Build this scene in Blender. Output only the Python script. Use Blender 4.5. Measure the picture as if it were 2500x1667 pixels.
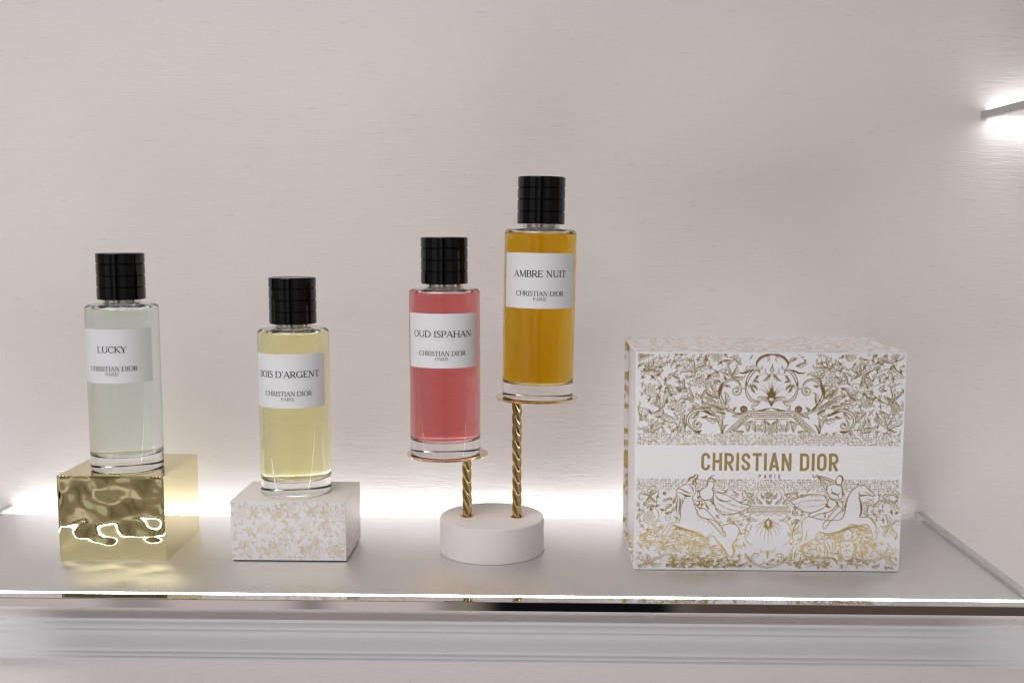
import bpy, bmesh, math, random
import numpy as np
from mathutils import Vector

for o in list(bpy.data.objects):
    bpy.data.objects.remove(o)
SC = bpy.context.scene
COL = SC.collection
MM = 0.001
PI = math.pi
random.seed(7)

# ------------------------------------------------------------------ camera
cam = bpy.data.cameras.new('camera')
camo = bpy.data.objects.new('camera', cam)
COL.objects.link(camo)
cam.sensor_width = 36.0
cam.lens = 2639.8 / 2500 * 36.0
cam.clip_start = 0.01
cam.clip_end = 50
camo.location = (0, 0, 238.86 * MM)
camo.rotation_euler = (PI / 2 - 0.1044, 0.0, 0.0268)
SC.camera = camo

# ------------------------------------------------------------------ render
SC.render.engine = 'CYCLES'
cy = SC.cycles
cy.use_denoising = True
try:
    cy.denoiser = 'OPENIMAGEDENOISE'
    cy.denoising_input_passes = 'RGB_ALBEDO_NORMAL'
except Exception:
    pass
cy.max_bounces = 16
cy.transmission_bounces = 14
cy.glossy_bounces = 8
cy.diffuse_bounces = 5
cy.transparent_max_bounces = 8
cy.caustics_reflective = True
cy.caustics_refractive = True
cy.blur_glossy = 0.6
cy.sample_clamp_indirect = 8.0
cy.filter_width = 1.25
SC.view_settings.view_transform = 'Standard'
SC.view_settings.look = 'None'
SC.view_settings.exposure = 0.0
SC.view_settings.gamma = 1.0
SC.view_settings.use_curve_mapping = False


# ------------------------------------------------------------------ node helpers
def mat(name):
    m = bpy.data.materials.new(name)
    m.use_nodes = True
    nt = m.node_tree
    return m, nt, nt.nodes['Principled BSDF'], nt.nodes['Material Output']


def N(nt, t, **kw):
    n = nt.nodes.new(t)
    for k, v in kw.items():
        if k in n.inputs.keys():
            n.inputs[k].default_value = v
        else:
            setattr(n, k, v)
    return n


def mth(nt, op, a, b=None, c=None, clamp=False):
    n = nt.nodes.new('ShaderNodeMath')
    n.operation = op
    n.use_clamp = clamp
    for i, v in enumerate((a, b, c)):
        if v is None:
            continue
        if isinstance(v, (int, float)):
            n.inputs[i].default_value = v
        else:
            nt.links.new(v, n.inputs[i])
    return n.outputs[0]


def mixc(nt, fac, a, b):
    n = nt.nodes.new('ShaderNodeMix')
    n.data_type = 'RGBA'
    for i, v in ((0, fac), (6, a), (7, b)):
        if isinstance(v, (int, float)):
            n.inputs[i].default_value = v
        elif isinstance(v, tuple):
            n.inputs[i].default_value = (*v, 1) if len(v) == 3 else v
        else:
            nt.links.new(v, n.inputs[i])
    return n.outputs[2]


def simple(name, col, rough=.5, metal=0., **kw):
    m, nt, b, o = mat(name)
    b.inputs['Base Color'].default_value = (*col, 1)
    b.inputs['Roughness'].default_value = rough
    b.inputs['Metallic'].default_value = metal
    for k, v in kw.items():
        b.inputs[k].default_value = v
    return m


def emit(name, col, s):
    m, nt, b, o = mat(name)
    nt.nodes.remove(b)
    e = N(nt, 'ShaderNodeEmission', Strength=s)
    e.inputs['Color'].default_value = (*col, 1)
    nt.links.new(e.outputs[0], o.inputs[0])
    return m


# ------------------------------------------------------------------ the light of the shop
world = bpy.data.worlds.new('World')
SC.world = world
world.use_nodes = True
wt = world.node_tree
bg = wt.nodes['Background']
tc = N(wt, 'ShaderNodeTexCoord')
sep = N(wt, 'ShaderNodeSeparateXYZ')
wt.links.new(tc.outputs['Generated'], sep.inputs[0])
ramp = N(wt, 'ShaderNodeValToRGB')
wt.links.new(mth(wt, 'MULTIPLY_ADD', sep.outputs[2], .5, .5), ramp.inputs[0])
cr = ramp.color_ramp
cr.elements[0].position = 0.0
cr.elements[0].color = (3.4, 3.2, 3.1, 1)  # lower half set bright as added fill and for the brass to reflect
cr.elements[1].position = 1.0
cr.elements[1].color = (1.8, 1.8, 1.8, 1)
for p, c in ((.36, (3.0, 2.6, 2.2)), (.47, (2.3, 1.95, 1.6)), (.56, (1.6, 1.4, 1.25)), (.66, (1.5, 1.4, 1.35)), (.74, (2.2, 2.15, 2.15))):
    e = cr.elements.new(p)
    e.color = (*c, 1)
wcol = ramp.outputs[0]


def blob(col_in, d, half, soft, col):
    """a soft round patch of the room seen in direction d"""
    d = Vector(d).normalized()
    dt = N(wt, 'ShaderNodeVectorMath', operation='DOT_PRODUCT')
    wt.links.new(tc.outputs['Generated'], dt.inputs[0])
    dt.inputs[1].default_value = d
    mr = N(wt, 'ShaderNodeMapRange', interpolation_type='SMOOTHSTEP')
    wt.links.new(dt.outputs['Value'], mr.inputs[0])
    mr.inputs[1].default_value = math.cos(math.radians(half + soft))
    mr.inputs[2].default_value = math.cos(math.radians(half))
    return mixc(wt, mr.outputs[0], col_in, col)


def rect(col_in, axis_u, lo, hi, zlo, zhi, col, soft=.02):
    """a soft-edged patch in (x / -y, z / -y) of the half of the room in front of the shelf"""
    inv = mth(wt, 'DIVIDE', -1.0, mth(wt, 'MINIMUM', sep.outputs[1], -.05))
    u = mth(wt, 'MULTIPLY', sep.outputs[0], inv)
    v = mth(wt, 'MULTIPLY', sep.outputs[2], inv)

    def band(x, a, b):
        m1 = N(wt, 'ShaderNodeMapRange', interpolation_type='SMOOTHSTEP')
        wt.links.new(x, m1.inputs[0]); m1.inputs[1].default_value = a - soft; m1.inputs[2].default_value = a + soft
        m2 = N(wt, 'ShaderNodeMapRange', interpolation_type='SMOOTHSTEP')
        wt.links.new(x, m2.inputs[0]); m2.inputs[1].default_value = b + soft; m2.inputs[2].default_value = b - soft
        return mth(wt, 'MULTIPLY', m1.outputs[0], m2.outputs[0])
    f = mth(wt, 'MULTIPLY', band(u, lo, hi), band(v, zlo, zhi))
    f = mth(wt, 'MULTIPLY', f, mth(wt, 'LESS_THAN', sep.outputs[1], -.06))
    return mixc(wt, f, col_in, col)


# bright and dark patches added behind the viewer, shaped for chrome and gold reflections
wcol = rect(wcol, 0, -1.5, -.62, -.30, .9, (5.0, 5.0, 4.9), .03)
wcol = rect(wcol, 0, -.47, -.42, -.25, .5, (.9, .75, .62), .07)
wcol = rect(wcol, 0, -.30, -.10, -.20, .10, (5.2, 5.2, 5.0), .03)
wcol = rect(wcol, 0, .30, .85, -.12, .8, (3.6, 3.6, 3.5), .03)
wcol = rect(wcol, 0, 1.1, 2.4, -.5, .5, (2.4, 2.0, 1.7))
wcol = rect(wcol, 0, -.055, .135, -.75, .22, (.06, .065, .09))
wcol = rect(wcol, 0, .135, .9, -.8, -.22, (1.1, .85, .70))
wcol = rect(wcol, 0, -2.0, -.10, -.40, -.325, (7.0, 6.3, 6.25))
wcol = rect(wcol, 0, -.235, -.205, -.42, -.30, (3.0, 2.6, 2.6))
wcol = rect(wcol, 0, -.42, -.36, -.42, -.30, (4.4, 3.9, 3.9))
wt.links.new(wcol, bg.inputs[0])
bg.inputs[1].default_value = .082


def area(name, loc, tgt, sx, sy, w, col=(1, 1, 1)):
    l = bpy.data.lights.new(name, 'AREA')
    l.shape = 'RECTANGLE'
    l.size = sx
    l.size_y = sy
    l.energy = w
    l.color = col
    o = bpy.data.objects.new(name, l)
    COL.objects.link(o)
    o.location = loc
    o.rotation_euler = (Vector(tgt) - Vector(loc)).to_track_quat('-Z', 'Y').to_euler()
    return o


def spread(o, deg):
    o.data.spread = math.radians(deg)


spread(area('ceiling_lamp', (-.58, .0, 1.15), (-.10, .88, -.13), 1.2, .8, 2.65, (1, .975, .97)), 66)
area('ceiling_spot', (.25, -.5, 1.7), (.05, .8, .1), .12, .12, .6, (1, .97, .95))
spread(area('under_shelf_fill', (-.25, -.2, -.95), (-.1, .88, -.20), 1.6, .5, 2.5, (.97, .97, 1)), 90)  # added fill lamp, brightens the wall and moulding below the shelf

# ------------------------------------------------------------------ mesh helpers
def link(name, me, m, parent=None, smooth=False):
    o = bpy.data.objects.new(name, me)
    COL.objects.link(o)
    if m is not None:
        for mm in (m if isinstance(m, (list, tuple)) else [m]):
            me.materials.append(mm)
    if parent is not None:
        o.parent = parent
    if smooth:
        me.polygons.foreach_set('use_smooth', [True] * len(me.polygons))
    me.update()
    return o


def mesh(name, v, f):
    me = bpy.data.meshes.new(name)
    me.from_pydata([tuple(c * MM for c in p) for p in v], [], f)
    me.update()
    return me


def thing(name, label, cat, loc=(0, 0, 0), rz=0., group=None):
    o = bpy.data.objects.new(name, None)
    o.empty_display_size = .01
    COL.objects.link(o)
    o.location = [c * MM for c in loc]
    o.rotation_euler = (0, 0, rz)
    o['label'] = label
    o['category'] = cat
    if group:
        o['group'] = group
    return o


def auto_smooth(me, deg=40):
    bm = bmesh.new()
    bm.from_mesh(me)
    for f in bm.faces:
        f.smooth = True
    for e in bm.edges:
        if len(e.link_faces) == 2 and e.calc_face_angle(0) > math.radians(deg):
            e.smooth = False
    bm.to_mesh(me)
    bm.free()


def lathe(name, prof, m, parent=None, n=160, deg=35):
    """prof: (r, z) from the bottom up along the outside; closed at the axis"""
    v, f = [], []
    rings = []
    for r, z in prof:
        if r < 1e-6:
            rings.append([len(v)])
            v.append((0, 0, z))
        else:
            rings.append(list(range(len(v), len(v) + n)))
            v += [(r * math.cos(2 * PI * k / n), r * math.sin(2 * PI * k / n), z) for k in range(n)]
    for a, b in zip(rings, rings[1:]):
        if len(a) == 1 and len(b) == 1:
            continue
        for k in range(n):
            k2 = (k + 1) % n
            if len(a) == 1:
                f.append((a[0], b[k2], b[k]))
            elif len(b) == 1:
                f.append((a[k], a[k2], b[0]))
            else:
                f.append((a[k], a[k2], b[k2], b[k]))
    me = mesh(name, v, f)
    auto_smooth(me, deg)
    return link(name, me, m, parent)


def rnd(c, r, a0, a1, n=6):
    """arc points round centre c=(r,z)"""
    return [(c[0] + r * math.cos(math.radians(a0 + (a1 - a0) * i / n)), c[1] + r * math.sin(math.radians(a0 + (a1 - a0) * i / n))) for i in range(n + 1)]


def box(name, lo, hi, m, parent=None, bev=.3, seg=2):
    bm = bmesh.new()
    bmesh.ops.create_cube(bm, size=1)
    for v in bm.verts:
        v.co = Vector([(lo[i] + (hi[i] - lo[i]) * (v.co[i] + .5)) * MM for i in range(3)])
    if bev:
        bmesh.ops.bevel(bm, geom=bm.edges[:], offset=bev * MM, segments=seg, affect='EDGES', profile=.5)
    me = bpy.data.meshes.new(name)
    bm.to_mesh(me)
    bm.free()
    auto_smooth(me, 50)
    return link(name, me, m, parent)


def extrude_x(name, prof, x0, x1, m, parent=None, deg=30):
    """closed profile of (y, z) swept along x"""
    n = len(prof)
    v = [(x0, y, z) for y, z in prof] + [(x1, y, z) for y, z in prof]
    f = [(i, (i + 1) % n, n + (i + 1) % n, n + i) for i in range(n)]
    f += [tuple(range(n - 1, -1, -1)), tuple(range(n, 2 * n))]
    me = mesh(name, v, f)
    bm = bmesh.new()
    bm.from_mesh(me)
    bmesh.ops.recalc_face_normals(bm, faces=bm.faces[:])
    bm.to_mesh(me)
    bm.free()
    auto_smooth(me, deg)
    return link(name, me, m, parent)


# ------------------------------------------------------------------ drawing board (signed distance, mm)
class Board:
    def __init__(s, w, h, step):
        s.w, s.h, s.step = w, h, step
        s.nx, s.ny = int(round(w / step)) + 1, int(round(h / step)) + 1
        s.x = np.linspace(0, w, s.nx)
        s.y = np.linspace(0, h, s.ny)
        s.a = np.full((s.ny, s.nx), -2.0)

    def win(s, x0, x1, y0, y1, pad):
        i0 = max(0, int((x0 - pad) / s.w * (s.nx - 1)))
        i1 = min(s.nx, int((x1 + pad) / s.w * (s.nx - 1)) + 2)
        j0 = max(0, int((y0 - pad) / s.h * (s.ny - 1)))
        j1 = min(s.ny, int((y1 + pad) / s.h * (s.ny - 1)) + 2)
        if i0 >= i1 or j0 >= j1:
            return None
        return j0, j1, i0, i1

    def put(s, w, d, erase):
        j0, j1, i0, i1 = w
        sub = s.a[j0:j1, i0:i1]
        if erase:
            np.minimum(sub, -d, out=sub)
        else:
            np.maximum(sub, d, out=sub)

    def seg(s, p, q, r0, r1, erase=False, flat=False):
        (x0, y0), (x1, y1) = p, q
        rm = max(r0, r1)
        w = s.win(min(x0, x1), max(x0, x1), min(y0, y1), max(y0, y1), rm + 2 * s.step)
        if w is None:
            return
        X = s.x[None, w[2]:w[3]]
        Y = s.y[w[0]:w[1], None]
        dx, dy = x1 - x0, y1 - y0
        L2 = dx * dx + dy * dy + 1e-12
        t = ((X - x0) * dx + (Y - y0) * dy) / L2
        if flat:
            L = math.sqrt(L2)
            pd = np.abs((X - x0) * dy - (Y - y0) * dx) / L
            e = np.minimum(t * L, (1 - t) * L)
            d = np.minimum(r0 + (r1 - r0) * np.clip(t, 0, 1) - pd, e)
        else:
            t = np.clip(t, 0, 1)
            d = (r0 + (r1 - r0) * t) - np.hypot(X - x0 - t * dx, Y - y0 - t * dy)
        s.put(w, d, erase)

    def poly(s, pts, erase=False):
        xs = [p[0] for p in pts]
        ys = [p[1] for p in pts]
        w = s.win(min(xs), max(xs), min(ys), max(ys), 2 * s.step)
        if w is None:
            return
        X = s.x[None, w[2]:w[3]]
        Y = s.y[w[0]:w[1], None]
        ins = np.zeros((w[1] - w[0], w[3] - w[2]), bool)
        dist = np.full(ins.shape, 9.0)
        n = len(pts)
        for i in range(n):
            (x0, y0), (x1, y1) = pts[i], pts[(i + 1) % n]
            if y0 != y1:
                c = ((Y >= min(y0, y1)) & (Y < max(y0, y1)))
                ins ^= c & (X < x0 + (Y - y0) * (x1 - x0) / (y1 - y0))
            dx, dy = x1 - x0, y1 - y0
            t = np.clip(((X - x0) * dx + (Y - y0) * dy) / (dx * dx + dy * dy + 1e-12), 0, 1)
            dist = np.minimum(dist, np.hypot(X - x0 - t * dx, Y - y0 - t * dy))
        s.put(w, np.where(ins, dist, -dist), erase)

    def stroke(s, pts, w=.5, w0=.15, w1=.15, erase=False, curve=True, peak=.5):
        """a brush stroke through pts: w0 -> w -> w1 wide"""
        if curve and len(pts) > 2:
            pts = smooth(pts, 6)
        P = np.array(pts)
        L = np.concatenate([[0], np.cumsum(np.hypot(*np.diff(P, axis=0).T))])
        if L[-1] < 1e-6:
            return
        t = L / L[-1]
        wd = np.where(t < peak, w0 + (w - w0) * np.sin(t / peak * PI / 2), w1 + (w - w1) * np.sin((1 - t) / (1 - peak) * PI / 2)) / 2
        for i in range(len(P) - 1):
            s.seg(P[i], P[i + 1], wd[i], wd[i + 1], erase)

    def cover(s):
        return np.clip(s.a / s.step + .5, 0, 1)


def smooth(pts, k=6):
    P = np.array(pts, float)
    P = np.vstack([2 * P[0] - P[1], P, 2 * P[-1] - P[-2]])
    out = []
    for i in range(1, len(P) - 2):
        a, b, c, d = P[i - 1], P[i], P[i + 1], P[i + 2]
        for j in range(k):
            t = j / k
            out.append(tuple(.5 * ((2 * b) + (c - a) * t + (2 * a - 5 * b + 4 * c - d) * t * t + (3 * b - a - 3 * c + d) * t ** 3)))
    out.append(tuple(P[-2]))
    return out


# ------------------------------------------------------------------ letters
def ell(cx, cy, rx, ry, a0, a1, n=26):
    return [(cx + rx * math.cos(math.radians(a0 + (a1 - a0) * i / n)), cy + ry * math.sin(math.radians(a0 + (a1 - a0) * i / n))) for i in range(n + 1)]


T, H_ = .105, .05     # thick and thin strokes of the roman capitals


class Pen:
    def __init__(s, B, ox, oy, sx, sy, bold=1.):
        s.B, s.ox, s.oy, s.sx, s.sy, s.b = B, ox, oy, sx, sy, bold

    def p(s, q):
        return (s.ox + q[0] * s.sx, s.oy + q[1] * s.sy)

    def l(s, x0, y0, x1, y1, w):
        s.B.seg(s.p((x0, y0)), s.p((x1, y1)), w * s.sy / 2 * s.b, w * s.sy / 2 * s.b, flat=True)

    def serif(s, x, y, w=.2):
        yy = y + (.02 if y < .5 else -.02)
        s.l(x - w / 2, yy, x + w / 2, yy, .045)

    def stem(s, x, w=T, y0=0, y1=1, serif=True):
        s.l(x, y0, x, y1, w)
        if serif:
            s.serif(x, y0, w + .14)
            s.serif(x, y1, w + .14)

    def arc(s, cx, cy, rx, ry, a0, a1, t=T, h=H_):
        P = ell(cx, cy, rx, ry, a0, a1)
        n = len(P) - 1
        for i in range(n):
            a = math.radians(a0 + (a1 - a0) * (i + .5) / n)
            w = (h + (t - h) * abs(math.cos(a)) ** 1.3) * s.sy / 2 * s.b
            s.B.seg(s.p(P[i]), s.p(P[i + 1]), w, w)


def g_A(p): p.l(.06, 0, .36, 1, H_); p.l(.34, 1, .66, 0, T); p.l(.17, .34, .55, .34, H_); p.serif(.06, 0, .2); p.serif(.66, 0, .24)
def g_B(p): p.stem(.13); p.l(.1, .975, .32, .975, H_); p.l(.1, .525, .36, .525, H_); p.l(.1, .025, .36, .025, H_); p.arc(.3, .75, .2, .225, -90, 90); p.arc(.34, .275, .22, .25, -90, 90)
def g_C(p): p.arc(.42, .5, .35, .475, 48, 312); p.l(.67, .7, .67, .96, H_); p.l(.665, .04, .665, .22, .03)
def g_D(p): p.stem(.13); p.l(.1, .975, .38, .975, H_); p.l(.1, .025, .38, .025, H_); p.arc(.37, .5, .36, .475, -90, 90)
def g_E(p): p.stem(.13); p.l(.1, .975, .53, .975, H_); p.l(.1, .52, .42, .52, H_); p.l(.1, .025, .56, .025, H_); p.l(.53, .8, .53, 1, .04); p.l(.42, .42, .42, .62, .04); p.l(.57, 0, .57, .22, .04)
def g_G(p): p.arc(.42, .5, .35, .475, 48, 300); p.l(.67, .7, .67, .96, H_); p.l(.68, .04, .68, .42, T); p.serif(.68, .415, .24)
def g_H(p): p.stem(.14); p.stem(.68); p.l(.14, .52, .68, .52, H_)
def g_I(p): p.stem(.16)
def g_K(p): p.stem(.13); p.l(.17, .42, .57, .98, H_); p.l(.26, .58, .64, 0, T); p.serif(.57, 1, .2); p.serif(.66, 0, .2)
def g_L(p): p.stem(.13); p.l(.1, .025, .54, .025, H_); p.l(.55, 0, .55, .24, .04)
def g_M(p): p.l(.13, 0, .17, 1, H_); p.l(.17, 1, .46, .03, T); p.l(.46, .03, .76, 1, H_); p.l(.76, 1, .8, 0, T); p.serif(.13, 0, .2); p.serif(.8, 0, .24); p.serif(.13, 1, .14); p.serif(.8, 1, .14)
def g_N(p): p.l(.14, 0, .14, 1, H_); p.l(.14, .99, .66, .01, T); p.l(.66, 0, .66, 1, H_); p.serif(.14, 0, .2); p.serif(.66, 1, .2); p.serif(.1, 1, .14)
def g_O(p): p.arc(.41, .5, .34, .475, 0, 360)
def g_P(p): p.stem(.13); p.l(.1, .975, .33, .975, H_); p.l(.13, .46, .33, .46, H_); p.arc(.32, .718, .22, .258, -90, 90)
def g_R(p): p.stem(.13); p.l(.1, .975, .33, .975, H_); p.l(.13, .48, .33, .48, H_); p.arc(.32, .728, .21, .248, -90, 90); p.l(.3, .48, .62, 0, T); p.serif(.65, 0, .16)
def g_S(p):
    P = smooth([(.43, .8), (.38, .93), (.25, .975), (.11, .9), (.09, .76), (.2, .6), (.34, .46), (.44, .3), (.4, .1), (.26, .025), (.12, .07), (.06, .2)], 4)
    for i in range(len(P) - 1):
        c = 1 - abs(i / (len(P) - 1) - .5) * 2
        w = (.045 + .06 * c) * p.sy / 2 * p.b
        p.B.seg(p.p(P[i]), p.p(P[i + 1]), w, w)
    p.l(.44, .74, .44, .97, .035); p.l(.055, .03, .055, .26, .035)
def g_T(p): p.stem(.34, y1=.98, serif=False); p.serif(.34, 0, .26); p.l(.05, .975, .63, .975, H_); p.l(.05, .78, .05, 1, .04); p.l(.63, .78, .63, 1, .04)
def g_U(p): p.l(.15, .3, .15, 1, T); p.l(.66, .3, .66, 1, H_); p.arc(.405, .32, .255, .295, 180, 360, T, H_); p.serif(.15, 1, .25); p.serif(.66, 1, .2)
def g_Y(p): p.l(.06, 1, .36, .44, T); p.l(.62, 1, .36, .44, H_); p.stem(.36, y1=.46, serif=False); p.serif(.36, 0, .26); p.serif(.07, 1, .24); p.serif(.62, 1, .2)
def g_q(p): p.B.seg(p.p((.1, 1)), p.p((.1, .7)), .06 * p.sy, .025 * p.sy)


SERIF = {'A': (g_A, .74), 'B': (g_B, .62), 'C': (g_C, .76), 'D': (g_D, .82), 'E': (g_E, .64), 'G': (g_G, .82), 'H': (g_H, .82), 'I': (g_I, .32), 'K': (g_K, .72),
         'L': (g_L, .62), 'M': (g_M, .92), 'N': (g_N, .8), 'O': (g_O, .82), 'P': (g_P, .6), 'R': (g_R, .7), 'S': (g_S, .52), 'T': (g_T, .68), 'U': (g_U, .8), 'Y': (g_Y, .7), "'": (g_q, .22), ' ': (None, .3)}


def text_serif(B, txt, cx, y, width, cap, bold=1.):
    nat = sum(SERIF[c][1] for c in txt)
    sx = width / nat
    x = cx - width / 2
    for c in txt:
        g, w = SERIF[c]
        if g:
            g(Pen(B, x, y, sx, cap, bold))
        x += w * sx


def sans(B, txt, cx, y, width, cap, w, gap=.1):
    """condensed straight-sided capitals of one stroke width (w is a share of the cap height)"""
    r = w / 2
    wid = {'C': .5, 'H': .53, 'R': .53, 'I': w, 'S': .49, 'T': .5, 'A': .56, 'N': .55, 'D': .53, 'O': .53, 'P': .5, ' ': .2}
    nat = sum(wid[c] for c in txt) + gap * (len(txt) - 1)
    k = width / (nat * cap)
    x = cx - width / 2

    def L(*q):
        B.seg((x + q[0] * cap * k, y + q[1] * cap), (x + q[2] * cap * k, y + q[3] * cap), r * cap, r * cap, flat=True)

    def path(P):
        P = [(x + a * cap * k, y + b * cap) for a, b in P]
        for a, b in zip(P, P[1:]):
            B.seg(a, b, r * cap, r * cap)

    def rr(a, b, lo, hi, rad, start, end):
        out = []
        for (cx_, cy_, a0) in ((b - rad, hi - rad, 0), (a + rad, hi - rad, 90), (a + rad, lo + rad, 180), (b - rad, lo + rad, 270)):
            out += ell(cx_, cy_, rad, rad, a0, a0 + 90, 8)
        return out
    for c in txt:
        W_ = wid[c]
        a, b, rad = r, W_ - r, (W_ - w) / 2
        if c == 'C':
            o = ell(W_ / 2, 1 - r - rad, rad, rad, 0, 180, 14) + ell(W_ / 2, r + rad, rad, rad, 180, 360, 14)
            path(o); L(b, .69, b, 1 - r - rad); L(b, r + rad, b, .31)
        elif c == 'O':
            o = ell(W_ / 2, 1 - r - rad, rad, rad, 0, 180, 14) + ell(W_ / 2, r + rad, rad, rad, 180, 360, 14)
            path(o + o[:1])
        elif c == 'D':
            L(a, 0, a, 1); path([(a, 1 - r)] + ell(b - rad, 1 - r - rad, rad, rad, 90, 0, 10) + ell(b - rad, r + rad, rad, rad, 0, -90, 10) + [(a, r)])
        elif c in 'RP':
            L(a, 0, a, 1); rd = .2
            path([(a, 1 - r)] + ell(b - rd, 1 - r - rd, rd, rd, 90, 0, 10) + ell(b - rd, .44 + rd, rd, rd, 0, -90, 10) + [(a, .44)])
            if c == 'R':
                L(b - .22, .46, b + .01, 0)
        elif c == 'H':
            L(a, 0, a, 1); L(b, 0, b, 1); L(a, .52, b, .52)
        elif c == 'I':
            L(a, 0, a, 1)
        elif c == 'T':
            L(0, 1 - r, W_, 1 - r); L(W_ / 2, 0, W_ / 2, 1)
        elif c == 'A':
            L(a - .02, 0, W_ / 2, 1); L(W_ / 2, 1, b + .02, 0); L(a + .05, .26, b - .05, .26)
            L(W_ / 2 - r * .9, 1 - r * .6, W_ / 2 + r * .9, 1 - r * .6)
        elif c == 'N':
            L(a, 0, a, 1); L(b, 0, b, 1); L(a, .99, b, .01)
        elif c == 'S':
            P = ell(W_ / 2, 1 - r - rad, rad, rad, 0, 180, 12) + smooth([(a, 1 - r - rad), (a + .02, .63), (W_ / 2, .5), (b - .02, .37), (b, r + rad)], 5) + ell(W_ / 2, r + rad, rad, rad, 0, -180, 12)
            path(P)
        x += (W_ + gap) * cap * k


def board_sheet(name, B, place, m, parent=None):
    """the inked area of a drawing board as one sheet (marching squares); place maps (u, v) to 3-D mm"""
    a = B.a
    v, f, idx = [], [], {}

    def vert(key, x, y):
        if key not in idx:
            idx[key] = len(v)
            v.append(place(x, y))
        return idx[key]
    pos = a > 0
    cell = pos[:-1, :-1] | pos[1:, :-1] | pos[:-1, 1:] | pos[1:, 1:]
    for j, i in zip(*np.nonzero(cell)):
        cs = ((i, j), (i + 1, j), (i + 1, j + 1), (i, j + 1))
        out = []
        for k in range(4):
            (i0, j0), (i1, j1) = cs[k], cs[(k + 1) % 4]
            a0, a1 = a[j0, i0], a[j1, i1]
            if a0 > 0:
                out.append(vert((i0, j0), B.x[i0], B.y[j0]))
            if (a0 > 0) != (a1 > 0):
                t = a0 / (a0 - a1)
                ky = (min((i0, j0), (i1, j1)), max((i0, j0), (i1, j1)))
                out.append(vert(ky, B.x[i0] + (B.x[i1] - B.x[i0]) * t, B.y[j0] + (B.y[j1] - B.y[j0]) * t))
        if len(out) >= 3:
            f.append(tuple(out))
    me = mesh(name, v, f)
    return link(name, me, m, parent, smooth=True)


def board_grid(name, B, place, m, parent=None):
    """a face of card as a fine grid that carries the printed foil as an attribute"""
    U, V = np.meshgrid(B.x, B.y)
    P = np.array(place(U.ravel(), V.ravel())).T * MM
    ny, nx = B.ny, B.nx
    k = np.arange(ny * nx).reshape(ny, nx)
    q = np.stack([k[:-1, :-1], k[:-1, 1:], k[1:, 1:], k[1:, :-1]], -1).reshape(-1, 4)
    me = bpy.data.meshes.new(name)
    me.vertices.add(len(P))
    me.vertices.foreach_set('co', P.astype(np.float32).ravel())
    me.loops.add(q.size)
    me.loops.foreach_set('vertex_index', q.astype(np.int32).ravel())
    me.polygons.add(len(q))
    me.polygons.foreach_set('loop_start', np.arange(0, q.size, 4, dtype=np.int32))
    me.update(calc_edges=True)
    me.validate()
    at = me.attributes.new('foil', 'FLOAT', 'POINT')
    at.data.foreach_set('value', B.cover().astype(np.float32).ravel())
    return link(name, me, m, parent)


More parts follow.
